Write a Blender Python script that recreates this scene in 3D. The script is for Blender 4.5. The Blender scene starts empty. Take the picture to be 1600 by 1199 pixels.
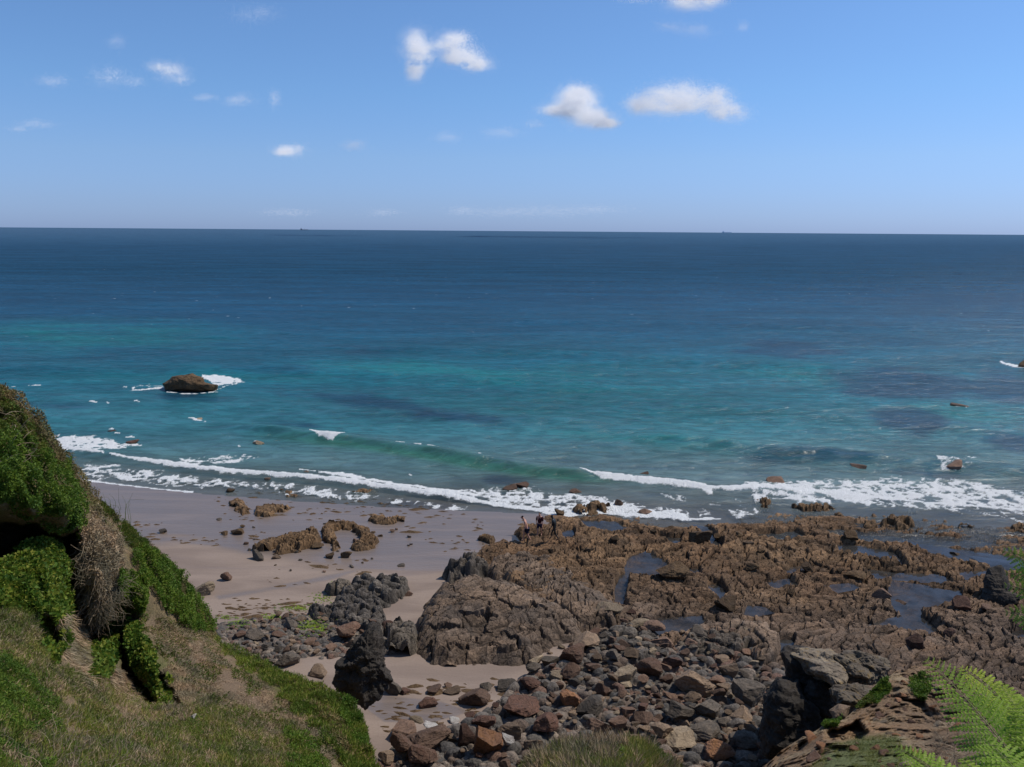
import bpy, math, random
import numpy as np
from mathutils import Matrix, Vector
from mathutils.bvhtree import BVHTree
from mathutils.geometry import tessellate_polygon

# ------------------------------------------------------------------ camera, sky, sun
SC = bpy.context.scene
COL = SC.collection
H = 24.0
FPX = 1256.0
TH = math.atan(239 / FPX)
PH = math.radians(0.42)
CAM = np.array([0.0, 0.0, H])
FW = np.array([0.0, math.cos(TH), -math.sin(TH)])
_R = np.array([1.0, 0.0, 0.0]); _U = np.array([0.0, math.sin(TH), math.cos(TH)])
RT = _R * math.cos(PH) + _U * math.sin(PH)
UP = -_R * math.sin(PH) + _U * math.cos(PH)

cd = bpy.data.cameras.new("camera")
cam = bpy.data.objects.new("camera", cd); COL.objects.link(cam)
cd.sensor_width = 36.0; cd.lens = FPX / 1600 * 36.0
cd.clip_start = 0.1; cd.clip_end = 90000
cam.matrix_world = Matrix(((RT[0], UP[0], -FW[0], 0), (RT[1], UP[1], -FW[1], 0), (RT[2], UP[2], -FW[2], H), (0, 0, 0, 1)))
SC.camera = cam

SUN_EL = math.radians(53)
SUN_AZ = math.atan2(0.9, 0.36)          # clockwise from +Y
SDIR = np.array([math.sin(SUN_AZ) * math.cos(SUN_EL), math.cos(SUN_AZ) * math.cos(SUN_EL), math.sin(SUN_EL)])
w = bpy.data.worlds.new("World"); SC.world = w; w.use_nodes = True
nt = w.node_tree; nt.nodes.clear()
sky = nt.nodes.new("ShaderNodeTexSky"); sky.sky_type = 'NISHITA'; sky.sun_disc = False
sky.sun_elevation = SUN_EL; sky.sun_rotation = SUN_AZ
sky.altitude = 0; sky.air_density = 1.0; sky.dust_density = 0.25; sky.ozone_density = 2.0
tint = nt.nodes.new("ShaderNodeMix"); tint.data_type = 'RGBA'; tint.blend_type = 'MULTIPLY'
tint.inputs[0].default_value = 1.0
_tc = nt.nodes.new("ShaderNodeTexCoord"); _sp = nt.nodes.new("ShaderNodeSeparateXYZ"); nt.links.new(_tc.outputs['Generated'], _sp.inputs[0])
_rp = nt.nodes.new("ShaderNodeValToRGB"); nt.links.new(_sp.outputs[2], _rp.inputs[0]); _e = _rp.color_ramp.elements
_e[0].position = 0.0; _e[0].color = (.424, .643, 1.42, 1); _e[1].position = 1.0; _e[1].color = (.9, 1.0, 1.1, 1)
for _p, _c in ((.031, (.485, .68, 1.31)), (.083, (.60, .785, 1.226)), (.155, (.64, .88, 1.24)), (.249, (.70, .93, 1.24)), (.5, (.85, 1.0, 1.15))):
    _k = _e.new(_p); _k.color = (*_c, 1)
nt.links.new(_rp.outputs[0], tint.inputs[7])
bg = nt.nodes.new("ShaderNodeBackground"); bg.inputs[1].default_value = 0.10
wo = nt.nodes.new("ShaderNodeOutputWorld")
nt.links.new(sky.outputs[0], tint.inputs[6]); nt.links.new(tint.outputs[2], bg.inputs[0]); nt.links.new(bg.outputs[0], wo.inputs[0])
sl = bpy.data.lights.new("sun", 'SUN'); sl.energy = 3.9; sl.angle = math.radians(0.5); sl.color = (1.0, 0.92, 0.80)
so = bpy.data.objects.new("sun", sl); COL.objects.link(so)
so.rotation_euler = Vector(SDIR).to_track_quat('Z', 'Y').to_euler()
so.location = (60, 30, 90)
SC.view_settings.view_transform = 'Standard'; SC.view_settings.look = 'None'
SC.view_settings.exposure = 0.0; SC.view_settings.gamma = 1.0
SC.cycles.max_bounces = 12; SC.cycles.diffuse_bounces = 10; SC.cycles.glossy_bounces = 3; SC.cycles.transparent_max_bounces = 16

rng = np.random.default_rng(7)
random.seed(7)

# ------------------------------------------------------------------ helpers
def pdir(px, py):
    px = np.asarray(px, float); py = np.asarray(py, float)
    return FW + RT * ((px - 800) / FPX)[..., None] + UP * ((599.5 - py) / FPX)[..., None]

def unproj(px, py, D):
    return CAM + pdir(px, py) * np.asarray(D, float)[..., None]

def project(x, y, z):
    vx, vy, vz = x - CAM[0], y - CAM[1], z - CAM[2]
    d = vx * FW[0] + vy * FW[1] + vz * FW[2]
    r = vx * RT[0] + vy * RT[1] + vz * RT[2]
    u = vx * UP[0] + vy * UP[1] + vz * UP[2]
    d = np.maximum(d, 0.01)
    return 800 + FPX * r / d, 599.5 - FPX * u / d

def on_plane(px, py, z=0.0):
    d = pdir(px, py); t = (z - H) / d[..., 2]
    return CAM + d * t[..., None]

def S(r, g, b):
    f = lambda c: (c / 255 / 12.92) if c / 255 <= 0.04045 else ((c / 255 + 0.055) / 1.055) ** 2.4
    return (f(r), f(g), f(b))

def sstep(a, b, x):
    t = np.clip((x - a) / (b - a), 0, 1); return t * t * (3 - 2 * t)

def _h(ix, iy, iz, seed):
    h = (ix.astype(np.uint32) * np.uint32(374761393)) ^ (iy.astype(np.uint32) * np.uint32(668265263)) ^ (iz.astype(np.uint32) * np.uint32(2147483647 - 19)) ^ np.uint32((seed * 2654435761 + 12345) & 0xffffffff)
    h = (h ^ (h >> np.uint32(13))) * np.uint32(1274126177)
    h = (h ^ (h >> np.uint32(16))) * np.uint32(2246822519)
    h = h ^ (h >> np.uint32(15))
    return h.astype(np.float64) / 4294967295.0

def vn(x, y, z=None, seed=0):
    x = np.asarray(x, float); y = np.asarray(y, float)
    xi = np.floor(x); yi = np.floor(y); fx = x - xi; fy = y - yi
    ux = fx * fx * fx * (fx * (fx * 6 - 15) + 10); uy = fy * fy * fy * (fy * (fy * 6 - 15) + 10)
    xi = xi.astype(np.int64); yi = yi.astype(np.int64)
    if z is None:
        zi = np.zeros_like(xi)
        a = _h(xi, yi, zi, seed); b = _h(xi + 1, yi, zi, seed); c = _h(xi, yi + 1, zi, seed); d = _h(xi + 1, yi + 1, zi, seed)
        return ((a + (b - a) * ux) * (1 - uy) + (c + (d - c) * ux) * uy) * 2 - 1
    z = np.asarray(z, float); zi = np.floor(z); fz = z - zi; uz = fz * fz * (3 - 2 * fz); zi = zi.astype(np.int64)
    o = 0
    for dz, wz in ((0, 1 - uz), (1, uz)):
        a = _h(xi, yi, zi + dz, seed); b = _h(xi + 1, yi, zi + dz, seed); c = _h(xi, yi + 1, zi + dz, seed); d = _h(xi + 1, yi + 1, zi + dz, seed)
        o = o + ((a + (b - a) * ux) * (1 - uy) + (c + (d - c) * ux) * uy) * wz
    return o * 2 - 1

def fbm(x, y, z=None, o=4, seed=0, gain=0.5):
    t = 0; a = 1.0; n = 0
    for i in range(o):
        k = 2.03 ** i
        t = t + a * vn(x * k + 17.3 * i, y * k - 9.1 * i, None if z is None else z * k + 5.7 * i, seed + i); n += a; a *= gain
    return t / n

def ridged(x, y, z=None, o=4, seed=0):
    t = 0; a = 1.0; n = 0
    for i in range(o):
        k = 2.1 ** i
        t = t + a * (1 - np.abs(vn(x * k + 7.3 * i, y * k - 3.1 * i, None if z is None else z * k, seed + i)) * 2.0); n += a; a *= 0.5
    return t / n

def worley(x, y, seed=0):
    xi = np.floor(x).astype(np.int64); yi = np.floor(y).astype(np.int64)
    f1 = np.full(x.shape, 9.0); f2 = np.full(x.shape, 9.0); idv = np.zeros(x.shape); ddx = np.zeros(x.shape); ddy = np.zeros(x.shape)
    z0 = np.zeros_like(xi)
    for i in (-1, 0, 1):
        for j in (-1, 0, 1):
            cx = xi + i; cy = yi + j
            qx = cx + _h(cx, cy, z0, seed); qy = cy + _h(cx, cy, z0, seed + 51)
            dx = x - qx; dy = y - qy; d = np.hypot(dx, dy)
            n = d < f1
            f2 = np.where(n, f1, np.minimum(f2, d))
            idv = np.where(n, _h(cx, cy, z0, seed + 99), idv); ddx = np.where(n, dx, ddx); ddy = np.where(n, dy, ddy)
            f1 = np.where(n, d, f1)
    return f1, f2, idv, ddx, ddy

def polydist(px, py, poly):
    """signed distance in photo pixels, positive inside"""
    P = np.asarray(poly, float); n = len(P)
    best = np.full(px.shape, 1e9); ins = np.zeros(px.shape, bool)
    for i in range(n):
        a = P[i]; b = P[(i + 1) % n]; e = b - a; L = max(e @ e, 1e-9)
        t = np.clip(((px - a[0]) * e[0] + (py - a[1]) * e[1]) / L, 0, 1)
        best = np.minimum(best, np.hypot(px - a[0] - t * e[0], py - a[1] - t * e[1]))
        c = ((a[1] > py) != (b[1] > py))
        with np.errstate(divide='ignore', invalid='ignore'):
            xx = (b[0] - a[0]) * (py - a[1]) / (b[1] - a[1] if b[1] != a[1] else 1e-9) + a[0]
        ins ^= c & (px < xx)
    return np.where(ins, best, -best)

def linedist(px, py, pts, ky=1.0):
    P = np.asarray(pts, float)[:, :2]; best = np.full(px.shape, 1e9); par = np.zeros(px.shape); side = np.zeros(px.shape)
    for i in range(len(P) - 1):
        a = P[i]; b = P[i + 1]; ex = b[0] - a[0]; ey = (b[1] - a[1]) * ky; L = max(ex * ex + ey * ey, 1e-9)
        rx = px - a[0]; ry = (py - a[1]) * ky
        t = np.clip((rx * ex + ry * ey) / L, 0, 1)
        d = np.hypot(rx - t * ex, ry - t * ey); m = d < best
        par = np.where(m, i + t, par); side = np.where(m, ry - t * ey, side); best = np.where(m, d, best)
    return best, par, side

def mesh(name, V, F, mat=None, parent=None, smooth=True, attrs=None):
    V = np.ascontiguousarray(V, dtype=np.float32).reshape(-1, 3); F = np.ascontiguousarray(F, dtype=np.int32)
    me = bpy.data.meshes.new(name); nv = len(V); nf, k = F.shape
    me.vertices.add(nv); me.vertices.foreach_set("co", V.ravel())
    me.loops.add(nf * k); me.loops.foreach_set("vertex_index", F.ravel())
    me.polygons.add(nf); me.polygons.foreach_set("loop_start", np.arange(0, nf * k, k, dtype=np.int32))
    me.polygons.foreach_set("loop_total", np.full(nf, k, dtype=np.int32))
    me.polygons.foreach_set("use_smooth", np.full(nf, smooth, dtype=bool))
    me.update(calc_edges=True)
    for an, av in (attrs or {}).items():
        av = np.asarray(av, dtype=np.float32)
        if av.ndim == 1:
            at = me.attributes.new(an, 'FLOAT', 'POINT'); at.data.foreach_set("value", av)
        else:
            at = me.attributes.new(an, 'FLOAT_COLOR', 'POINT')
            at.data.foreach_set("color", np.concatenate([av, np.ones((len(av), 1), np.float32)], 1).ravel())
    if mat: me.materials.append(mat)
    o = bpy.data.objects.new(name, me); COL.objects.link(o)
    if parent: o.parent = parent
    return o

def gridfaces(nr, nc, keep=None):
    i = np.arange(nr * nc).reshape(nr, nc)
    F = np.stack([i[:-1, :-1], i[:-1, 1:], i[1:, 1:], i[1:, :-1]], -1).reshape(-1, 4)
    if keep is not None:
        k = keep.ravel(); F = F[k[F].all(1)]
    return F

def compact(V, F, attrs=None):
    used = np.zeros(len(V), bool); used[F.ravel()] = True
    m = np.cumsum(used) - 1
    return V[used], m[F], {k: v[used] for k, v in (attrs or {}).items()}

def tag(o, label=None, cat=None, group=None, kind=None):
    if label: o['label'] = label
    if cat: o['category'] = cat
    if group: o['group'] = group
    if kind: o['kind'] = kind
    return o

def empty(name, loc, rz=0.0):
    o = bpy.data.objects.new(name, None); COL.objects.link(o); o.location = loc; o.rotation_euler = (0, 0, rz); o.empty_display_size = 0.2
    return o

# ------------------------------------------------------------------ node materials
class NT:
    def __init__(s, name):
        s.m = bpy.data.materials.new(name); s.m.use_nodes = True; s.t = s.m.node_tree; s.t.nodes.clear()
        s.out = s.t.nodes.new("ShaderNodeOutputMaterial")
    def n(s, typ, **kw):
        x = s.t.nodes.new("ShaderNode" + typ)
        for k, v in kw.items(): setattr(x, k, v)
        return x
    def l(s, a, b): s.t.links.new(a, b)
    def setv(s, sock, v):
        if isinstance(v, bpy.types.NodeSocket): s.l(v, sock)
        elif isinstance(v, (tuple, list)) and len(v) == 3 and sock.type == 'RGBA': sock.default_value = (*v, 1)
        else: sock.default_value = v
    def mix(s, f, a, b, mode='MIX'):
        x = s.n("Mix", data_type='RGBA', blend_type=mode); s.setv(x.inputs[0], f); s.setv(x.inputs[6], a); s.setv(x.inputs[7], b); return x.outputs[2]
    def math(s, op, a, b=0.0, c=0.0, clamp=False):
        x = s.n("Math", operation=op, use_clamp=clamp); s.setv(x.inputs[0], a); s.setv(x.inputs[1], b); s.setv(x.inputs[2], c); return x.outputs[0]
    def noise(s, vec, scale, detail=4, rough=0.55, dist=0.0):
        x = s.n("TexNoise"); s.setv(x.inputs['Vector'], vec); x.inputs['Scale'].default_value = scale; x.inputs['Detail'].default_value = detail
        x.inputs['Roughness'].default_value = rough; x.inputs['Distortion'].default_value = dist; return x.outputs[0]
    def vor(s, vec, scale, feat='F1'):
        x = s.n("TexVoronoi", feature=feat); s.setv(x.inputs['Vector'], vec); x.inputs['Scale'].default_value = scale; return x
    def ramp(s, f, a, b, lo=0.0, hi=1.0):
        x = s.n("MapRange", interpolation_type='SMOOTHSTEP'); s.setv(x.inputs[0], f); x.inputs[1].default_value = a; x.inputs[2].default_value = b
        x.inputs[3].default_value = lo; x.inputs[4].default_value = hi; return x.outputs[0]
    def scaled(s, vec, sc, rot=(0, 0, 0)):
        x = s.n("Mapping"); s.setv(x.inputs[0], vec); x.inputs['Scale'].default_value = sc; x.inputs['Rotation'].default_value = rot; return x.outputs[0]
    def bump(s, h, strength, dist, normal=None):
        x = s.n("Bump"); x.inputs['Strength'].default_value = strength; x.inputs['Distance'].default_value = dist; s.setv(x.inputs['Height'], h)
        if normal is not None: s.l(normal, x.inputs['Normal'])
        return x.outputs[0]
    def attr(s, name): return s.n("Attribute", attribute_name=name)
    def bsdf(s, col, rough=0.8, spec=0.3, normal=None, **kw):
        x = s.n("BsdfPrincipled"); s.setv(x.inputs['Base Color'], col); s.setv(x.inputs['Roughness'], rough)
        s.setv(x.inputs['Specular IOR Level'], spec)
        if normal is not None: s.l(normal, x.inputs['Normal'])
        for k, v in kw.items(): s.setv(x.inputs[k], v)
        return x.outputs[0]
    def done(s, sh): s.l(sh, s.out.inputs[0]); return s.m

def objco(t): return t.n("TexCoord").outputs['Object']

def rock_mat(name, c1, c2, c3, sc=1.0, bump=0.8, useattr=False, rough=0.85, spec=0.25):
    t = NT(name); v = objco(t)
    n1 = t.noise(v, 0.9 * sc, 6, 0.6, 0.6); n2 = t.noise(v, 5.0 * sc, 6, 0.7); n3 = t.noise(v, 2.2 * sc, 5, 0.65, 1.0)
    if useattr:
        a = t.attr("col").outputs['Color']
        c = t.mix(t.ramp(n2, 0.3, 0.7), t.mix(1.0, a, (0.62, 0.62, 0.64), 'MULTIPLY'), t.mix(1.0, a, (1.35, 1.32, 1.28), 'MULTIPLY'))
    else:
        c = t.mix(t.ramp(n1, 0.38, 0.62), c1, c2)
        c = t.mix(t.ramp(n3, 0.52, 0.7), c, c3)
        c = t.mix(t.ramp(n2, 0.3, 0.7, 0.0, 0.6), t.mix(1.0, c, (0.6, 0.6, 0.6), 'MULTIPLY'), c)
    if not useattr:
        oi = t.n('ObjectInfo').outputs['Random']; cb = t.n('CombineColor'); g_ = t.ramp(oi, 0, 1, .62, 1.3); [t.l(g_, cb.inputs[i]) for i in range(3)]; c = t.mix(1.0, c, cb.outputs[0], 'MULTIPLY')
    vr = t.vor(t.scaled(v, (sc, sc, sc * 2.2), (0.3, 0.5, 0.4)), 1.6, 'DISTANCE_TO_EDGE').outputs['Distance']
    crk = t.math('MAXIMUM', t.ramp(vr, 0.0, 0.035), t.ramp(n3, .42, .5))
    c = t.mix(crk, t.mix(1.0, c, (0.62, 0.6, 0.58), 'MULTIPLY'), c)
    h = t.math('ADD', t.math('MULTIPLY', n2, 0.6), t.math('MULTIPLY', t.noise(v, 18 * sc, 4, 0.7), 0.25)); h = t.math('ADD', h, t.math('MULTIPLY', crk, 0.35))
    return t.done(t.bsdf(c, rough, spec, t.bump(h, bump, 0.12)))

def leaf_mat(name, cols, trans=0.35, rough=0.6, spec=0.2):
    t = NT(name); g = t.n("NewGeometry"); r = g.outputs['Random Per Island']
    x = t.n("ValToRGB"); t.l(r, x.inputs[0]); e = x.color_ramp.elements
    e[0].color = (*cols[0], 1); e[1].color = (*cols[-1], 1)
    for i, c in enumerate(cols[1:-1]):
        k = e.new((i + 1) / (len(cols) - 1)); k.color = (*c, 1)
    n = t.noise(objco(t), 0.8, 3)
    c = t.mix(t.ramp(n, 0.35, 0.65), t.mix(1.0, x.outputs[0], (0.7, 0.78, 0.75), 'MULTIPLY'), t.mix(1.0, x.outputs[0], (1.2, 1.1, 1.0), 'MULTIPLY'))
    b = t.bsdf(c, rough, spec)
    tr = t.n("BsdfTranslucent"); t.l(c, tr.inputs[0]); mx = t.n("MixShader"); mx.inputs[0].default_value = trans
    t.l(b, mx.inputs[1]); t.l(tr.outputs[0], mx.inputs[2]); return t.done(mx.outputs[0])

M = {}
M['weedrock'] = rock_mat("weed_brown_rock", (0.113, 0.068, 0.034), (0.153, 0.098, 0.051), (0.068, 0.047, 0.032), 1.2, 1.0)
M['reef'] = rock_mat("reef_rock", None, None, None, 1.5, 1.0, True)
M['grey'] = rock_mat("grey_rock", (0.241, 0.170, 0.116), (0.320, 0.221, 0.146), (0.160, 0.116, 0.086), 1.6)
M['brown'] = rock_mat("brown_rock", (0.194, 0.120, 0.084), (0.255, 0.161, 0.112), (0.121, 0.078, 0.059), 1.6)
M['rust'] = rock_mat("rust_rock", (0.194, 0.106, 0.070), (0.235, 0.151, 0.107), (0.118, 0.071, 0.053), 1.6)
M['darkrust'] = rock_mat("dark_rust_rock", (0.115, 0.063, 0.044), (0.153, 0.081, 0.058), (0.066, 0.041, 0.033), 1.4)
M['pale'] = rock_mat("pale_rock", (0.339, 0.259, 0.174), (0.417, 0.321, 0.217), (0.227, 0.166, 0.113), 1.6)
M['slate'] = rock_mat("slate_rock", (0.122, 0.101, 0.081), (0.186, 0.148, 0.114), (0.078, 0.066, 0.054), 1.6)
M['orange'] = rock_mat("orange_rock", (0.360, 0.175, 0.081), (0.297, 0.156, 0.095), (0.144, 0.083, 0.057), 1.6)
M['white'] = rock_mat("white_rock", (0.52, 0.50, 0.47), (0.42, 0.38, 0.35), (0.25, 0.22, 0.20), 2.0)
M['lichen'] = rock_mat("lichen_rock", (0.233, 0.191, 0.140), (0.156, 0.126, 0.097), (0.264, 0.180, 0.078), 1.0)
M['stack'] = rock_mat("dark_shaded_rock", (0.038, 0.033, 0.028), (0.059, 0.048, 0.039), (0.028, 0.024, 0.022), 1.1, 1.0)  # dark rock; the crag blocks' deep shade is put into this colour too

# ------------------------------------------------------------------ beach surface
SHP = on_plane(*np.array([(-900, 700), (-300, 730), (60, 742), (150, 753), (300, 770), (450, 782), (600, 792), (850, 803), (1000, 816), (1100, 832), (1200, 848), (1350, 856), (1600, 866), (1900, 870), (2600, 880)], float).T, 0.0)
def shore_y(x): return np.interp(x, SHP[:, 0], SHP[:, 1])
def zb(x, y):
    d = shore_y(x) - y
    z = np.where(d > 0, 0.044 * d, 0.055 * d)
    z = z + np.where(d > 22, (d - 22) * 0.03, 0)
    return z + 0.035 * fbm(x / 7, y / 5, o=2, seed=3) * np.clip(d / 5, 0, 1)
def on_beach(px, py):
    px = np.asarray(px, float); py = np.asarray(py, float); z = np.zeros(px.shape)
    for _ in range(8):
        P = on_plane(px, py, 0.0) if _ == 0 else CAM + pdir(px, py) * ((z - H) / pdir(px, py)[..., 2])[..., None]
        z = zb(P[..., 0], P[..., 1])
    return P

def polar_grid(pxa, pxb, pya, pyb, stepx, stepy):
    """regular grid on the beach, fan shaped so that its cells keep about the same apparent size"""
    a = np.arange(pxa, pxb + stepx, stepx); b = np.arange(pya, pyb + stepy, stepy)
    az = (a - 800) / FPX; dep = np.arctan((b - 599.5) / FPX) + TH
    r = (H - 0.6) / np.tan(dep)                      # ground distance along Y
    Y = r[:, None] * np.ones_like(az)[None, :]
    X = Y * (az[None, :] / np.cos(TH)) * 1.0 / (np.cos(dep - TH)[:, None] ** 0) * (np.cos(TH) + np.sin(TH) * np.tan(dep)[:, None]) * np.cos(TH)
    return X, Y

# sand sheet
X, Y = polar_grid(-500, 2100, 690, 1500, 5.0, 2.5)
Z = zb(X, Y); Z = np.where(Y > shore_y(X), Z - 0.02, Z)
wet = 1 - sstep(0.40, 0.72, Z + 0.12 * fbm(X / 6, Y / 3, o=3, seed=9))
PXg, PYg = project(X, Y, Z)
wet = np.maximum(wet, 0.85 * sstep(-4, 6, polydist(PXg, PYg, [(560, 1100), (600, 1085), (690, 1095), (740, 1112), (680, 1130), (600, 1130)])))
wet = np.maximum(wet, 0.6 * sstep(-4, 5, polydist(PXg, PYg, [(330, 930), (420, 915), (520, 895), (600, 880), (520, 908), (400, 930), (340, 940)])))
wet = np.maximum(wet, 0.75 * sstep(-4, 6, polydist(PXg, PYg, [(540, 830), (620, 855), (740, 860), (790, 830), (700, 815), (600, 825)])))
REEFB = [(780, 870), (810, 825), (900, 806), (1140, 822), (1330, 822), (1610, 836), (2000, 840), (2100, 1500), (1260, 1500), (1230, 1110), (1080, 1030), (930, 1010), (820, 930)]
Z = Z - 0.6 * sstep(0, 14, polydist(PXg, PYg, REEFB))
t = NT("wet_and_dry_sand"); v = objco(t); wa = t.attr("wet").outputs['Fac']
n1 = t.noise(t.scaled(v, (0.12, 0.35, 0.2), (0, 0, 0.15)), 1.0, 5, 0.55, 0.8); n2 = t.noise(v, 9.0, 4, 0.6); n3 = t.noise(t.scaled(v, (0.05, 0.5, 0.2), (0, 0, -0.12)), 1.0, 5, 0.6, 1.2)
dry = t.mix(t.ramp(n1, 0.35, 0.65), (0.205, 0.158, 0.132), (0.275, 0.215, 0.178)); dry = t.mix(t.ramp(n2, 0.3, 0.75, 0, 0.25), dry, (0.16, 0.12, 0.10))
dry = t.mix(t.ramp(n3, 0.58, 0.75, 0, 0.6), dry, (0.18, 0.145, 0.14))
wetc = t.mix(t.ramp(n3, 0.4, 0.65), (0.155, 0.126, 0.112), (0.195, 0.153, 0.130))
wf = t.ramp(t.math('ADD', wa, t.math('MULTIPLY', t.math('SUBTRACT', n3, 0.5), 0.5)), 0.25, 0.75)
c = t.mix(wf, dry, wetc)
rough = t.ramp(wf, 0, 1, 0.9, 0.33)
nb = t.bump(t.math('ADD', t.noise(t.scaled(v, (.7, 2.2, 1)), 2.0, 5, .65), t.math('MULTIPLY', n2, 0.4)), 0.5, 0.05)
M['sand'] = t.done(t.bsdf(c, rough, t.ramp(wf, 0, 1, 0.2, 0.30), nb))
tag(mesh("beach", np.stack([X, Y, Z], -1), gridfaces(*X.shape)[:, ::-1], M['sand'], attrs={'wet': wet.ravel()}), kind='structure')

# ------------------------------------------------------------------ rock relief
RC = {}
def relief(x, y, seed=0, cell=1.0, ang=0.35, st=2.4):
    wx = x + 1.2 * fbm(x / 5, y / 5, o=2, seed=seed + 40); wy = y + 1.2 * fbm(x / 5 + 9, y / 5, o=2, seed=seed + 41)
    u = wx * math.cos(ang) + wy * math.sin(ang); v = -wx * math.sin(ang) + wy * math.cos(ang)
    big = fbm(u / 7, v / 4, o=3, seed=seed)
    f1, f2, idv, dx, dy = worley(u / (1.7 * cell * st / 2), v / (0.85 * cell), seed + 7)
    blk = idv - 0.5 + (dx * (idv - .5) * 1.2 + dy * 0.7)
    crack = sstep(0.0, 0.14, f2 - f1)
    g1, g2, idw, ex, ey = worley(u / (0.62 * cell), v / (0.42 * cell), seed + 13)
    sm = (idw - 0.5) + ey * 0.8
    rd = ridged(u / (2.6 * cell), v / (1.1 * cell), o=3, seed=seed + 23)
    fn = fbm(u / 0.45, v / 0.3, o=3, seed=seed + 31)
    RC['c'] = (idv * 7.31) % 1; RC['d'] = (idw * 5.17) % 1; RC['k'] = crack * sstep(0.0, 0.10, g2 - g1)
    sm = sm - 0.35 * (1 - sstep(0, .12, g2 - g1))
    return big, 0.45 * blk + 0.30 * (crack - 1) + 0.32 * sm + 0.28 * rd + 0.12 * fn

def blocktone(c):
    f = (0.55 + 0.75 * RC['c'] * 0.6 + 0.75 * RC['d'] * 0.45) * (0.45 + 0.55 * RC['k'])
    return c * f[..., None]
def rockcol(x, y, hgt, seed, ca, cb, cc, th=0.0):
    a = sstep(-0.35, 0.35, fbm(x / 3.5, y / 3.5, o=3, seed=seed))[..., None]
    b = sstep(-0.1, 0.5, fbm(x / 1.1, y / 0.8, o=3, seed=seed + 5))[..., None]
    c = np.array(ca) * (1 - a) + np.array(cb) * a
    return c * (1 - b * 0.6) + np.array(cc) * b * 0.6

POOLS = [
    ("rock pool with deep blue water beside the brown ledge", [(975, 898), (980, 872), (1010, 864), (1040, 878), (1048, 893), (1030, 905), (1000, 908)]),
    ("long dark tide pool under pale rounded boulders", [(1005, 982), (1030, 968), (1095, 964), (1100, 975), (1070, 993), (1030, 996)]),
    ("small blue pool below the dark shark fin rocks", [(1163, 962), (1168, 946), (1195, 950), (1208, 958), (1180, 964)]),
    ("narrow pool running seaward from the split ledge", [(1085, 822), (1105, 826), (1128, 850), (1136, 864), (1118, 862), (1098, 840)]),
    ("large branching tide pool left of the black pinnacle", [(1395, 912), (1440, 918), (1470, 925), (1505, 925), (1500, 945), (1440, 950), (1440, 962), (1475, 985), (1450, 1000), (1400, 985), (1365, 975), (1375, 968), (1410, 962), (1390, 940)]),
    ("shallow pool between brown ledges near the tide line", [(1300, 852), (1360, 856), (1400, 866), (1420, 888), (1380, 882), (1320, 872)]),
    ("wet channel crossing the far right of the reef", [(1420, 846), (1470, 856), (1560, 868), (1600, 872), (1700, 885), (1600, 885), (1500, 880), (1440, 862)]),
    ("pool in the reef right edge below the pinnacle", [(1560, 992), (1600, 985), (1650, 990), (1640, 1010), (1580, 1005)]),
    ("thin pool among brown knobbly rock below the water", [(1105, 915), (1125, 915), (1140, 930), (1125, 936), (1108, 930)]),
    ("thin stream of water leading down from the blue pool", [(968, 900), (982, 902), (975, 940), (985, 950), (962, 945), (960, 925)]),
    ("wet hollow beside the walkers on the reef top", [(788, 838), (806, 836), (812, 846), (796, 850)]),
    ("flat silver pool to the right of the walkers", [(875, 832), (895, 828), (898, 842), (880, 843)]),
    ("long pool behind the reef crest near the surf", [(900, 812), (960, 816), (985, 826), (960, 832), (915, 824)]),
    ("puddle on top of the grey rock mass", [(826, 912), (848, 914), (850, 926), (832, 924)]),
    ("small shiny pool on the right reef flat", [(1500, 895), (1545, 892), (1550, 905), (1510, 908)]),
    ("slim puddle on the middle of the reef flat", [(1215, 890), (1262, 884), (1275, 893), (1235, 898)]),
    ("sheltered water behind the black boulder stack", [(1215, 1000), (1240, 1002), (1235, 1022), (1215, 1018)]),
    ("dark puddle among slate coloured boulders", [(950, 1000), (990, 985), (1005, 1000), (975, 1012)]),
    ("pool behind the knobbly rock at the far side of the reef", [(1180, 838), (1240, 834), (1270, 846), (1215, 850)]),
    ("long wet channel along the outer reef on the right", [(1290, 832), (1370, 838), (1470, 842), (1560, 850), (1480, 856), (1380, 848), (1300, 842)]),
    ("winding puddle in the outer right part of the reef", [(1340, 886), (1400, 896), (1460, 898), (1500, 912), (1440, 910), (1370, 904)]),
    ("wet hollow beyond the large branching pool", [(1520, 870), (1600, 880), (1640, 900), (1560, 894)]),
    ("small wet hollow on the outer middle reef", [(1030, 838), (1065, 842), (1060, 852), (1035, 850)]),
    ("narrow puddle left of the fin shaped rock", [(1060, 885), (1090, 890), (1095, 900), (1065, 896)]),
    ("thin puddle between brown ridges on the middle reef", [(1290, 915), (1330, 912), (1345, 920), (1310, 926)]),
    ("small pool below the right hand ledge", [(1190, 910), (1230, 905), (1245, 914), (1205, 920)]),
]
REEF = [(742, 856), (760, 846), (792, 836), (800, 812), (850, 806), (905, 796), (960, 800), (1050, 810), (1140, 808), (1180, 796), (1250, 792), (1330, 798), (1450, 806), (1610, 816), (1760, 812), (1900, 820), (2000, 1500), (1250, 1500), (1230, 1100), (1190, 1030), (1080, 1020), (1000, 1010), (930, 1010), (880, 980), (800, 940), (760, 900), (730, 880)]
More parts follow.
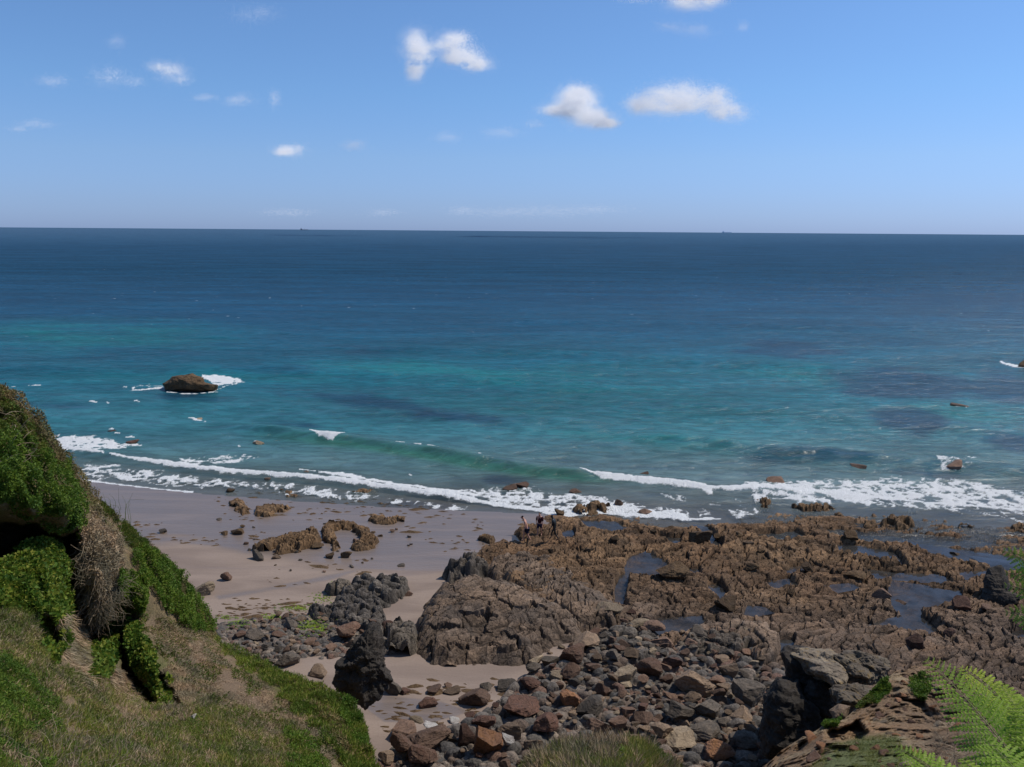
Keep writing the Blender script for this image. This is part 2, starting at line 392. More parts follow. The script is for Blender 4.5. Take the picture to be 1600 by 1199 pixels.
def reef_height(X, Y):
    z0 = zb(X, Y); px, py = project(X, Y, z0)
    sd = polydist(px, py, REEF) + 10 * fbm(X / 3, Y / 3, o=3, seed=77)
    big, det = relief(X, Y, 1, 0.8)
    edge = sstep(-8, 18, sd)
    far = sstep(850, 800, py)
    amp = 0.52 - 0.20 * far
    h = z0 + edge * (0.26 + amp * det + 0.50 * big - 0.50 * far * (px > 1000) * (0.12 + 1.3 * fbm(X / 5, Y / 2.5, o=2, seed=88)) ) - (1 - edge) * 0.5
    h = np.minimum(h, z0 + 1.5)
    for _, P in POOLS:
        pd = polydist(px, py, P) + 3 * fbm(X / 0.9, Y / 0.9, o=2, seed=5)
        k = sstep(-3, 3, pd)
        h = h * (1 - k) + (z0 - 0.35) * k
    return h, z0, px, py, det, big, sd
X, Y = polar_grid(720, 1800, 770, 1180, 1.35, 1.1)
hh, z0, px, py, det, big, sd = reef_height(X, Y)
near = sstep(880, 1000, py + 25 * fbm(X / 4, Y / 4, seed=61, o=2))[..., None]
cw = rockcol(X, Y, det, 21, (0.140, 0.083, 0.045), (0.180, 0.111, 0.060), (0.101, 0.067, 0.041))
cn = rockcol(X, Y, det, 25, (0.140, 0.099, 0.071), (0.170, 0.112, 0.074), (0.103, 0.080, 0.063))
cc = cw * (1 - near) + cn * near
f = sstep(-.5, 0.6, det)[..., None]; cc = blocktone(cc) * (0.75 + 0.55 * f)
hh = np.maximum(hh, z0 - 0.42) - 0.0; keep = (hh > z0 - 0.45) & (sd > -14)
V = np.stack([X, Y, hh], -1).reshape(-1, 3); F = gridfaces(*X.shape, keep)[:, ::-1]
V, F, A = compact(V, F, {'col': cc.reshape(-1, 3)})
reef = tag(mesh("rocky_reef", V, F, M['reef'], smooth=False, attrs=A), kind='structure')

# ------------------------------------------------------------------ pools
t = NT("tide_pool_water"); v = objco(t)
nb = t.bump(t.noise(t.scaled(v, (1, 1, 1)), 5.0, 3), 0.12, 0.02)
glass = t.bsdf((0.045, 0.045, 0.045), 0.08, 0.5, nb); trp = t.n("BsdfTransparent"); mp = t.n("MixShader"); t.l(t.ramp(t.noise(v, 0.7, 4), .3, .7, .15, .65), mp.inputs[0]); t.l(glass, mp.inputs[1]); t.l(trp.outputs[0], mp.inputs[2])
M['pool'] = t.done(mp.outputs[0])
for lab, P in POOLS:
    P = np.array(P, float); c = P.mean(0); Q = c + (P - c) * 1.12
    W = on_beach(Q[:, 0], Q[:, 1]); zc = float(on_beach(c[0:1], c[1:2])[0, 2])
    d = pdir(Q[:, 0], Q[:, 1]); W = CAM + d * ((zc - 0.03 - H) / d[:, 2])[:, None]
    VV = W; FF = np.array(tessellate_polygon([[Vector(q) for q in W]]))
    FF = np.array([f if np.cross(W[f[1]] - W[f[0]], W[f[2]] - W[f[0]])[2] > 0 else f[::-1] for f in FF])
    tag(mesh("tide_pool", VV, FF, M['pool'], smooth=False), lab, 'pool', kind='structure')

# ------------------------------------------------------------------ rock outcrops
def outcrop(poly, hgt, mat, label, seed, step=1.2, cols=None, cell=0.7, edgepx=10, base=0.0, wcrack=0, lump=0, dome=0.6, name="rock_outcrop", group=None, ang=0.35):
    P = np.array(poly, float)
    m = 16
    X, Y = polar_grid(P[:, 0].min() - m, P[:, 0].max() + m, P[:, 1].min() - m, P[:, 1].max() + m, step, step * 0.85)
    z0 = zb(X, Y); px, py = project(X, Y, z0)
    sd = polydist(px, py, poly) + min(edgepx, 9) * 0.75 * fbm(X / 0.9, Y / 0.9, o=3, seed=seed, gain=.5)
    if cols is WC and edgepx < 7: sd = sd - 7 * np.clip(fbm(X / 1.1, Y / .9, o=3, seed=seed + 60) - .02, 0, 1) * 2.6 + 2.5 * fbm(X / 2.5, Y / 2, o=2, seed=seed + 61) + 1.0
    e = sstep(-edgepx * 0.3, edgepx, sd)
    md = max(sd.max(), 1); dm = np.sqrt(np.clip(sd / md, 0, 1))
    big, det = relief(X, Y, seed, cell, ang=ang)
    h = hgt * (e * (0.35 + 0.55 * det * min(1, 0.7 + 0.3 / max(hgt, .3)) + 0.25 * big) + dome * dm)
    if lump:
        f1, f2, idv, dx, dy = worley(X / lump + .3 * fbm(X, Y, seed=8), Y / (lump * .8), seed + 9); g1, g2, idw, _, _ = worley(X / (lump * .5), Y / (lump * .45), seed + 19)
        RC['c'] = idv; RC['d'] = idw; RC['k'] = sstep(0, .15, f2 - f1)
        h = hgt * (e * (0.1 + 0.75 * (.35 + idv) * np.sqrt(np.clip(1 - (f1 / .75) ** 2, 0, 1)) + .25 * idw * np.sqrt(np.clip(1 - (g1 / .7) ** 2, 0, 1)) + .15 * det) + dome * dm)
    if wcrack:
        f1, f2, idv, dx, dy = worley(X / 1.7 + 0.5 * fbm(X, Y, seed=3, o=3), Y / 1.3 + .4 * fbm(X + 9, Y, seed=4, o=3), seed + 3)
        RC['c'] = idv; h = hgt * (e * (0.10 + 0.13 * det + 0.20 * big + 0.30 * (idv - .5 + dx * (idv - .5) + dy * .4)) + dome * dm) - 0.35 * (1 - sstep(0, 0.10, f2 - f1)) * e
    z = z0 + base + h - (1 - e) * 0.4
    keep = z > z0 - 0.38
    V = np.stack([X, Y, z], -1).reshape(-1, 3); F = gridfaces(*X.shape, keep)[:, ::-1]
    A = {}
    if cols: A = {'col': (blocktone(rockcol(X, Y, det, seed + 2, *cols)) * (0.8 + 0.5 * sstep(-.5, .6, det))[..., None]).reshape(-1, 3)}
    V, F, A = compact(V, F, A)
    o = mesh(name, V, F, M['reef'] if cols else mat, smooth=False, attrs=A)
    tag(o, label, 'rock', group); return o

WC = ((0.144, 0.086, 0.042), (0.182, 0.113, 0.059), (0.099, 0.066, 0.038))
GC = ((0.120, 0.100, 0.081), (0.165, 0.138, 0.107), (0.078, 0.068, 0.059))
DC = ((0.141, 0.104, 0.077), (0.171, 0.120, 0.083), (0.106, 0.087, 0.073))
GS = ((0.092, 0.080, 0.070), (0.130, 0.113, 0.095), (0.059, 0.054, 0.049))
outcrops = []
def oc(*a, **k): outcrops.append(outcrop(*a, **k))
oc([(392, 858), (415, 846), (450, 838), (490, 828), (503, 840), (495, 858), (470, 864), (420, 868), (398, 866)], 0.62, None, "long ribbed brown outcrop in the middle of the sand", 101, cols=WC, cell=0.42, edgepx=6)
oc([(498, 832), (505, 818), (548, 816), (578, 828), (592, 846), (588, 858), (560, 864), (545, 858), (562, 845), (548, 832), (522, 830), (530, 846), (538, 860), (520, 862), (508, 848)], 0.48, None, "horseshoe shaped brown outcrop joined to the ribbed one on the sand", 102, cols=WC, cell=0.42, edgepx=5)
oc([(356, 784), (370, 780), (388, 790), (394, 804), (378, 808), (362, 798)], 0.35, None, "small brown outcrop nearest the swash on the left sand", 103, cols=WC, cell=0.38, edgepx=5)
oc([(397, 792), (430, 788), (462, 792), (474, 794), (440, 804), (412, 812), (397, 804)], 0.4, None, "brown outcrop with a pointed right end beside the swash", 104, cols=WC, cell=0.38, edgepx=5)
oc([(434, 766), (452, 764), (473, 775), (462, 780), (440, 773)], 0.3, None, "narrow brown ledge half in the wash behind the sand", 105, cols=WC, cell=0.38, edgepx=4)
oc([(568, 812), (590, 806), (634, 808), (634, 818), (606, 820), (575, 816)], 0.35, None, "low brown ledge right of the horseshoe outcrop", 106, cols=WC, cell=0.38, edgepx=4)
oc([(545, 770), (575, 764), (592, 768), (570, 776), (552, 776)], 0.4, None, "flat tan ledge awash beyond the sand", 107, cols=WC, cell=0.38, edgepx=4)
oc([(740, 844), (762, 838), (775, 842), (772, 850), (750, 852)], 0.4, None, "small weedy knob beside the reef edge on wet sand", 108, cols=WC, cell=0.5, edgepx=4)
oc([(560, 905), (612, 902), (640, 905), (640, 922), (628, 938), (600, 955), (610, 975), (600, 1000), (570, 1000), (540, 985), (505, 975), (475, 968), (478, 955), (520, 945), (535, 925)], 0.62, None, "jagged dark slate outcrop behind the black sea stack", 109, cols=GS, lump=.6, cell=0.55, edgepx=8, dome=0.3)
oc([(505, 922), (530, 915), (552, 918), (545, 928), (515, 934)], 0.7, None, "rounded grey rock at the far edge of the slate outcrop", 110, cols=GC, cell=0.8, edgepx=6)
oc([(600, 985), (625, 975), (650, 985), (660, 1010), (640, 1030), (605, 1030)], 1.0, None, "grey green rocks between the sea stack and the large rock mass", 111, cols=GC, lump=.9, cell=0.8, edgepx=8, dome=.3)
oc([(642, 1018), (652, 970), (668, 940), (690, 918), (745, 905), (805, 912), (860, 940), (905, 968), (915, 1000), (880, 1010), (850, 1022), (836, 1048), (790, 1046), (745, 1040), (700, 1048), (665, 1040)], 1.75, None, "huge cracked grey brown rock mass at the centre of the beach", 112, cols=DC, cell=0.7, edgepx=26, wcrack=1, dome=0.75, step=1.1)
oc([(690, 900), (735, 880), (765, 890), (768, 905), (700, 915)], 1.0, None, "rough grey crest behind the huge cracked rock mass", 113, cols=GC, lump=.6, cell=0.7, edgepx=10, dome=.4)
oc([(745, 895), (790, 868), (850, 872), (900, 900), (970, 950), (960, 990), (900, 990), (850, 950)], 0.9, None, "knobbly brown shoulder right of the huge cracked rock mass", 114, cols=DC, cell=0.8, edgepx=12)
oc([(930, 985), (985, 978), (1030, 1000), (1040, 1030), (1000, 1045), (950, 1040), (920, 1015)], 0.5, None, "rough slate rubble ledge among the boulders", 115, cols=GS, lump=.8, cell=0.6, edgepx=8, dome=.2)
oc([(1065, 1005), (1120, 990), (1180, 995), (1200, 1010), (1150, 1030), (1090, 1030)], 0.7, None, "dark low ledge below the long tide pool", 116, cols=GC, lump=.7, cell=0.6, edgepx=8, dome=.2)
oc([(1108, 985), (1150, 972), (1200, 985), (1220, 1010), (1215, 1045), (1180, 1050), (1165, 1020), (1130, 1005)], 0.9, None, "brown wedge shaped ledge left of the boulder stack", 117, cols=DC, cell=0.9, edgepx=8)
oc([(896, 800), (925, 790), (955, 794), (958, 800), (935, 804), (905, 806)], 0.8, None, "tan slab rock at the surf edge beyond the walkers", 118, cols=WC, cell=0.7, edgepx=5)
oc([(1238, 800), (1262, 792), (1290, 794), (1312, 806), (1290, 810), (1255, 808)], 0.9, None, "craggy brown rock row standing in the white surf", 119, cols=WC, cell=0.6, edgepx=5)
oc([(1286, 812), (1310, 804), (1326, 812), (1318, 820), (1296, 818)], 0.6, None, "small brown rock just shoreward of the surf row", 120, cols=WC, cell=0.6, edgepx=4)
oc([(1372, 822), (1395, 812), (1418, 816), (1428, 828), (1400, 834), (1378, 830)], 1.0, None, "rounded weedy mound in still water near the surf", 121, cols=WC, cell=0.6, edgepx=6)
oc([(1346, 822), (1366, 816), (1370, 828), (1350, 832)], 0.6, None, "weedy knob left of the rounded mound in the shallows", 122, cols=WC, cell=0.6, edgepx=4)
oc([(1418, 798), (1432, 792), (1436, 800), (1424, 804)], 0.6, None, "small rock breaking the edge of the wide foam", 123, cols=WC, cell=0.6, edgepx=3)
oc([(1492, 828), (1505, 822), (1526, 826), (1520, 834), (1498, 834)], 0.6, None, "low dark rock in the shallows toward the right edge", 124, cols=WC, cell=0.6, edgepx=4)
oc([(1572, 830), (1590, 824), (1620, 826), (1620, 838), (1580, 838)], 0.7, None, "brown rock in the shallows at the right edge", 125, cols=WC, cell=0.6, edgepx=4)
oc([(1178, 790), (1195, 784), (1208, 792), (1200, 802), (1184, 800)], 0.8, None, "blocky brown rock at the left end of the wide surf", 126, cols=WC, cell=0.6, edgepx=4)

# shingle sheets
def shingle(poly, cell, amp, seed, step, cols):
    P = np.array(poly, float)
    X, Y = polar_grid(P[:, 0].min() - 5, P[:, 0].max() + 5, P[:, 1].min() - 5, P[:, 1].max() + 5, step, step * 0.8)
    z0 = zb(X, Y); px, py = project(X, Y, z0)
    sd = polydist(px, py, poly) + 6 * fbm(X / 1.5, Y / 1.5, o=3, seed=seed)
    e = sstep(-6, 8, sd)
    x2 = X + 0.2 * cell * fbm(X / cell, Y / cell, o=2, seed=seed + 1)
    f1, f2, idv, dx, dy = worley(x2 / cell, Y / (cell * 0.8), seed); g1, g2, idw, _, _ = worley(x2 / (cell * .45), Y / (cell * 0.4), seed + 4)
    d1 = np.sqrt(np.clip(1 - (f1 / 0.62) ** 2, 0, 1)) * (0.4 + 0.9 * idv); d2 = np.sqrt(np.clip(1 - (g1 / 0.62) ** 2, 0, 1)) * 0.4 * (0.5 + idw)
    h = np.maximum(d1 * (idv > 0.25), d2) * amp + 0.10 * amp * fbm(X / 0.2, Y / 0.2, o=2, seed=seed + 6)
    z = z0 + e * h * 1.0 + 0.03 - (1 - e) * 0.25
    pal = np.array(cols); sel = np.where(d1 * (idv > .25) >= d2, (idv * 97.3) % 1, (idw * 71.7) % 1)
    c = pal[np.clip((sel * len(pal)).astype(int), 0, len(pal) - 1)]
    keep = z > z0 - 0.15
    V = np.stack([X, Y, z], -1).reshape(-1, 3); F = gridfaces(*X.shape, keep)[:, ::-1]
    V, F, A = compact(V, F, {'col': c.reshape(-1, 3)})
    return mesh("shingle", V, F, M['reef'], smooth=False, attrs=A)
PAL = [(0.111, 0.100, 0.091), (0.145, 0.128, 0.114), (0.187, 0.152, 0.125), (0.085, 0.080, 0.076), (0.162, 0.100, 0.076), (0.128, 0.096, 0.076), (0.230, 0.188, 0.152), (0.119, 0.108, 0.095)]
sh1 = tag(shingle([(300, 985), (350, 968), (420, 965), (470, 955), (560, 965), (640, 975), (640, 1015), (600, 1025), (560, 1022), (520, 1030), (460, 1030), (430, 1045), (400, 1060), (300, 1060)], 0.42, 0.20, 201, 1.1, PAL), "bed of small grey and tan cobbles at the cliff foot", "shingle", kind='stuff')
sh2 = tag(shingle([(800, 1070), (850, 1045), (900, 1005), (1000, 1010), (1180, 1010), (1260, 1070), (1300, 1300), (560, 1320), (570, 1200), (620, 1160), (700, 1140), (750, 1120)], 0.75, 0.38, 202, 1.5, PAL), "bed of broken stones filling gaps under the boulder field", "shingle", kind='stuff')

# ------------------------------------------------------------------ boulders
import bmesh
def ico(sub):
    bm = bmesh.new(); bmesh.ops.create_icosphere(bm, subdivisions=sub, radius=1.0)
    V = np.array([v.co[:] for v in bm.verts]); F = np.array([[v.index for v in f.verts] for f in bm.faces]); bm.free(); return V, F
ICO = {k: ico(k) for k in (3, 4, 5)}
def boulder_mesh(name, seed, sub=4, cuts=12, rough=0.05, squash=(1, 1, 1), flat=0.0):
    V, F = ICO[sub]; r = np.random.default_rng(seed); P = V.copy()
    for i in range(cuts):
        n = r.normal(size=3); n[2] *= 0.8; n /= np.linalg.norm(n); d = r.uniform(0.38, 0.80)
        k = P @ n - d; P = P - np.where(k > 0, k * 0.985, 0)[:, None] * n
    nn = fbm(P[:, 0] * 1.7 + seed, P[:, 1] * 1.7, P[:, 2] * 1.7, o=2, seed=seed) * 0.10 + ridged(P[:, 0] * 3, P[:, 1] * 3 + seed, P[:, 2] * 6, o=3, seed=seed + 3) * rough
    P = P * (1 + nn)[:, None] * np.array(squash)
    return P, F
variants = []
for i in range(26):
    P, F = boulder_mesh("boulder", 300 + i, 3 if i % 2 else 4, int(rng.integers(9, 20)), rough=0.04 + 0.03 * (i % 3))
    P = P / np.abs(P).max(0); variants.append((P, F))
rock_objs = outcrops + [reef, sh1, sh2, bpy.data.objects["beach"]]
def bvh(o):
    me = o.data; n = len(me.vertices); co = np.empty(n * 3, np.float32); me.vertices.foreach_get("co", co)
    return BVHTree.FromPolygons(co.reshape(-1, 3).tolist(), [tuple(p.vertices) for p in me.polygons])
BV = [bvh(o) for o in rock_objs]
def drop(x, y):
    z = -5
    for b in BV:
        h = b.ray_cast(Vector((x, y, 40)), Vector((0, 0, -1)))
        if h[0] is not None: z = max(z, h[0].z)
    return z
meshcache = {}
placed = []
def boulder(px, py, wpx, asp, kind, label, group=None, name="boulder", vi=None, rz=None, tilt=None, hero=False, sink=0.22):
    """px,py: middle of the visible foot; wpx: visible width; asp: visible height / width"""
    P0 = on_beach(np.array([float(px)]), np.array([float(py)]))[0]
    D = (P0 - CAM) @ FW; wid = wpx * D / FPX
    rx = wid / 2; rz_ = rx * asp / (0.9 + 0.0); ry = rx * random.uniform(0.7, 0.95)
    vi = random.randrange(len(variants)) if vi is None else vi
    if hero:
        Pm, F = boulder_mesh(name, hash((px, py)) % 9973, 5, 11, 0.07); Pm = Pm / np.abs(Pm).max(0)
        P = Pm * np.array([rx, ry, rz_]); me = mesh(name, P, F, M[kind], smooth=False); o = me
    else:
        key = (vi, kind)
        if key not in meshcache:
            o = mesh(name, variants[vi][0], variants[vi][1], M[kind], smooth=False); meshcache[key] = o.data
        else:
            o = bpy.data.objects.new(name, meshcache[key]); COL.objects.link(o)
        o.scale = (rx, ry, rz_)
    z = min(drop(P0[0], P0[1] + ry * 0.5), P0[2] + 0.5)
    o.location = (P0[0], P0[1] + ry * 0.75, z + rz_ * (1 - 2 * sink) )
    a = (random.uniform(-0.5, 0.5) if rz is None else rz) + (math.pi if random.random() < .5 and rz is None else 0)
    o.rotation_euler = (random.uniform(-.12, .12), random.uniform(-.12, .12), a)
    placed.append((px, py - wpx * asp * 0.5, wpx / 2, wpx * asp / 2))
    tag(o, label, 'boulder' if wpx > 14 else 'stone', group); return o

HERO = [
 (400, 876, 26, .62, 'slate', "dark pyramid shaped boulder alone on the sand in front of the ribbed outcrop"),
 (357, 770, 17, .55, 'weedrock', "small brown boulder at the edge of the swash nearest the left cliff"),
 (370, 836, 24, .5, 'weedrock', "squat brown boulder on sand left of the ribbed outcrop"),
 (350, 837, 14, .4, 'weedrock', "flat little brown rock touching the squat boulder on the sand"),
 (352, 908, 20, .75, 'rust', "reddish boulder standing alone on open sand below the dark pyramid"),
 (313, 932, 40, .55, 'pale', "large pale layered boulder against the green cliff edge"),
 (252, 834, 16, .45, 'slate', "dark rounded stone on the sand close to the cliff grass"),
 (515, 874, 20, .5, 'weedrock', "brown boulder below the horseshoe outcrop on the left of a pair"),
 (540, 872, 21, .55, 'weedrock', "brown boulder below the horseshoe outcrop on the right of a pair"),
 (496, 858, 20, .45, 'weedrock', "brown rock wedged at the foot of the ribbed outcrop"),
 (430, 874, 16, .5, 'grey', "little grey rock right of the dark pyramid boulder"),
 (627, 886, 14, .3, 'slate', "flat dark stone alone on the sand behind the slate outcrop"),
 (738, 878, 16, .6, 'slate', "little dark stone beyond the rough grey crest"),
 (639, 932, 15, .5, 'rust', "small orange brown stone right of the slate outcrop"),
 (873, 806, 19, .65, 'weedrock', "cube shaped weedy rock standing at the foam edge beyond the walkers"),
 (966, 790, 17, .6, 'brown', "pinkish rock standing in foam behind the tan slab"),
 (1008, 806, 24, .45, 'brown', "brown rock at the inner edge of the foam"),
 (538, 1006, 44, .72, 'rust', "big rusty orange boulder behind the black sea stack"),
 (552, 1018, 26, .6, 'grey', "grey boulder tucked below the big rusty orange one"),
 (603, 990, 28, .5, 'darkrust', "brown boulder balanced just behind the sea stack tip"),
 (515, 1022, 22, .6, 'brown', "brown mossy stone on the lower edge of the shingle"),
 (445, 1046, 42, .5, 'slate', "angular dark grey boulder on sand near the grass bank"),
 (493, 1060, 38, .42, 'grey', "smooth oval striped grey boulder on the small sand cove"),
 (400, 1004, 34, .45, 'slate', "dark flat topped boulder in the shingle near the cliff"),
 (372, 1002, 28, .35, 'rust', "low pinkish boulder in the shingle beside the cliff"),
 (436, 1000, 24, .35, 'rust', "low reddish boulder in the middle of the shingle"),
 (452, 984, 30, .4, 'slate', "dark boulder on the upper edge of the shingle"),
 (612, 1088, 36, .75, 'slate', "dark boulder leaning on the right foot of the sea stack"),
 (632, 1086, 18, .5, 'darkrust', "small reddish stone right of the sea stack foot"),
 (740, 1106, 52, .55, 'brown', "domed tan boulder alone in the middle of the sandy cove"),
 (670, 1108, 34, .5, 'darkrust', "jagged dark red rock on the cove sand left of the domed boulder"),
 (676, 1086, 28, .35, 'brown', "flat brown rock at the left of a small cluster on the cove sand"),
 (704, 1086, 30, .32, 'grey', "flat grey rock at the right of a small cluster on the cove sand"),
 (698, 1076, 16, .4, 'brown', "small brown stone at the back of the cluster on the cove sand"),
 (760, 1080, 22, .7, 'slate', "knobbly slate lump behind the domed boulder"),
 (790, 1084, 40, .3, 'slate', "low striped slate slab on the right side of the cove"),
 (775, 1118, 14, .7, 'darkrust', "small red brown stone on sand beside the wide maroon boulder"),
 (623, 1160, 54, .5, 'brown', "wide brown boulder on the sand at the bottom of the cove"),
 (678, 1154, 34, .28, 'white', "whitish flat stone on the sand near the bottom edge"),
 (707, 1132, 22, .3, 'white', "thin white driftwood coloured stone on the cove sand"),
 (648, 1130, 26, .25, 'pale', "low pale pitted stone on the cove sand"),
 (674, 1134, 16, .3, 'slate', "small blue grey stone on the cove sand"),
 (733, 1134, 18, .5, 'darkrust', "small dark red stone above the orange boulder"),
 (814, 1128, 64, .58, 'darkrust', "wide dark maroon boulder at the edge of the boulder field"),
 (848, 1158, 52, .62, 'darkrust', "maroon boulder directly below the wide maroon one"),
 (800, 1166, 46, .65, 'grey', "rounded grey boulder with a tan streak near the bottom edge"),
 (835, 1186, 36, .55, 'grey', "grey boulder between grass tuft and maroon boulder"),
 (756, 1192, 60, .85, 'orange', "bright orange faced boulder at the bottom of the picture"),
 (728, 1172, 36, .95, 'darkrust', "dark lichen spotted block against the orange boulder"),
 (792, 1178, 26, .9, 'white', "upright white grey stone right of the orange boulder"),
 (755, 1150, 40, .5, 'darkrust', "dark red boulder behind the orange one"),
 (668, 1180, 70, .42, 'brown', "wide brown slab rock at the bottom left of the cove"),
 (628, 1188, 44, .5, 'rust', "pinkish boulder at the bottom edge beside the grass bank"),
 (664, 1206, 60, .5, 'rust', "rusty boulder cut by the bottom edge below the brown slab"),
 (896, 1044, 50, .66, 'rust', "tall rust red boulder right of the huge rock mass"),
 (860, 1044, 28, .8, 'slate', "blue grey boulder touching the tall rust red one"),
 (836, 1042, 26, .6, 'pale', "pale boulder at the right foot of the huge rock mass"),
 (893, 1070, 36, .8, 'brown', "brown block with a split face below the tall rust boulder"),
 (866, 1070, 32, .55, 'pale', "pale flat block left of the split brown block"),
 (828, 1084, 36, .55, 'darkrust', "rounded dark red boulder where sand meets the boulder field"),
 (886, 1112, 40, .75, 'orange', "orange and tan rounded boulder in the boulder field"),
 (945, 1094, 30, .7, 'rust', "reddish block in the middle of the boulder field"),
 (918, 1024, 48, .35, 'grey', "smooth wide grey rock above the tall rust red boulder"),
 (958, 978, 56, .35, 'pale', "long pale tan boulder beside the thin stream"),
 (1002, 988, 34, .35, 'pale', "pale rounded boulder at the left of the long tide pool"),
 (1024, 1000, 36, .5, 'brown', "tan boulder at the near corner of the long tide pool"),
 (1036, 1016, 44, .55, 'brown', "blocky tan boulder below the long tide pool"),
 (1092, 1006, 34, .35, 'slate', "dark flat rock right of the long tide pool"),
 (1048, 1056, 40, .65, 'darkrust', "square maroon block near the middle ledge"),
 (1020, 1064, 46, .5, 'rust', "pinkish brown boulder left of the square maroon block"),
 (982, 1072, 42, .55, 'pale', "cream boulder with a shaded notch in the boulder field"),
 (1040, 1060, 26, .5, 'brown', "brown oval boulder in front of the square maroon block"),
 (1168, 1030, 22, .6, 'rust', "pink stone beside the wedge shaped ledge"),
 (1142, 1070, 36, .6, 'grey', "leaning grey slab near the wedge shaped ledge"),
 (1085, 1090, 76, .5, 'grey', "very long grey boulder sloping down the boulder field"),
 (1172, 1112, 58, .6, 'slate', "large dark angular slab left of the boulder stack"),
 (1065, 1136, 46, .5, 'slate', "dark rounded slab in the lower boulder field"),
 (1110, 1136, 50, .5, 'slate', "flat faced slate boulder right of the dark rounded slab"),
 (1160, 1136, 44, .55, 'grey', "grey angular boulder beside the shadow of the stack"),
 (1105, 1166, 56, .3, 'slate', "long dark slab near the bottom of the boulder field"),
 (1070, 1176, 66, .4, 'pale', "long tan boulder at the bottom above the red earth"),
 (1036, 1166, 40, .6, 'grey', "grey pointed boulder above the grass tuft"),
 (1130, 1196, 50, .45, 'orange', "light orange rounded boulder at the bottom edge"),
 (1195, 1186, 30, .75, 'rust', "pink orange boulder by the red earth mound"),
 (1160, 1180, 56, .3, 'slate', "flat slate slab in the shadow below the boulder stack"),
 (926, 1128, 52, .4, 'slate', "dark layered slab in the boulder field left side"),
 (938, 1156, 44, .6, 'brown', "brown fluted boulder above the grass tuft"),
 (968, 1150, 34, .5, 'brown', "olive brown oval boulder in the lower boulder field"),
 (1000, 1140, 46, .45, 'brown', "long brown boulder next to the olive oval one"),
 (1404, 944, 34, .45, 'brown', "dark cleft rock at the top of the branching tide pool"),
 (1384, 938, 34, .5, 'brown', "craggy brown rock left of the dark cleft rock"),
 (1431, 938, 16, .6, 'brown', "small pointed rock standing in the branching pool"),
 (1415, 944, 16, .5, 'pale', "pale little rock in the branching pool"),
 (1340, 908, 34, .35, 'weedrock', "dark low rock on the reef by the shallow pool"),
 (1510, 962, 36, .7, 'darkrust', "dark rock at the right bank of the branching pool"),
 (1545, 962, 24, .5, 'brown', "brown rock at the foot of the black pinnacle"),
 (1098, 858, 42, .6, 'weedrock', "dark knobbly rock at the left of the narrow pool"),
 (1050, 920, 60, .5, 'weedrock', "dark blunt rock just right of the blue pool"),
 (1140, 962, 42, .7, 'weedrock', "dark fin shaped rock above the small blue pool"),
 (1427, 1030, 32, .8, 'darkrust', "dark maroon rock above the red earth slope"),
 (1485, 1012, 20, .9, 'darkrust', "small dark rock in a hollow of the right reef"),
 (1270, 796, 12, .6, 'weedrock', "black fingertip rock standing in the white surf"),
 (1243, 793, 12, .5, 'weedrock', "tiny dark rock beside the fingertip rock in surf"),
 (478, 742, 14, .5, 'brown', "small dark rock in the first foam line"),
 (452, 742, 10, .5, 'brown', "tiny rock left of its twin in the first foam line"),
 (417, 750, 10, .4, 'brown', "tiny rock just shoreward of the first foam line"),
 (203, 694, 22, .3, 'darkrust', "low dark rock awash off the left cliff"),
 (404, 695, 24, .25, 'pale', "flat tan rock barely showing in the shallows"),
 (174, 676, 14, .3, 'darkrust', "small reddish rock awash beyond the left foam"),
 (306, 658, 22, .2, 'pale', "tan rock awash left of the breaking swell"),
 (795, 766, 26, .3, 'brown', "tan rock awash in the churned foam"),
 (816, 762, 26, .35, 'rust', "pink rock awash right of its tan neighbour"),
 (900, 770, 22, .3, 'rust', "pinkish rock awash before the breaking wave"),
 (1494, 734, 38, .35, 'brown', "brown rock under the splash on the right"),
 (1345, 732, 30, .2, 'brown', "submerged tan rock showing left of the right splash"),
 (1505, 637, 30, .15, 'brown', "rock just breaking the surface far out on the right"),
 (1008, 744, 18, .4, 'brown', "tan rock showing through the breaking wave"),
 (1218, 755, 36, .2, 'brown', "long tan rock at the back of the white surf"),
 (1602, 574, 22, .6, 'weedrock', "dark rock with foam at the far right edge"),
]
for h_ in HERO:
    px_, py_, w_, a_, k_, lab_ = h_
    z_sea = py_ < 800 and not (340 < px_ < 480 and py_ > 760)
    o = boulder(px_, py_, w_, a_, k_, lab_, hero=w_ >= 40)
    if z_sea:
        P0 = on_plane(np.array([float(px_)]), np.array([float(py_)]))[0]; D = (P0 - CAM) @ FW; r_ = w_ / 2 * D / FPX
        if w_ < 40: o.scale = (r_, r_ * .8, max(r_ * a_ * 1.5, .25))
        o.location = (P0[0], P0[1] + r_ * .5, 0.0 + o.scale[2] * 0.15 if w_ < 40 else 0.2)

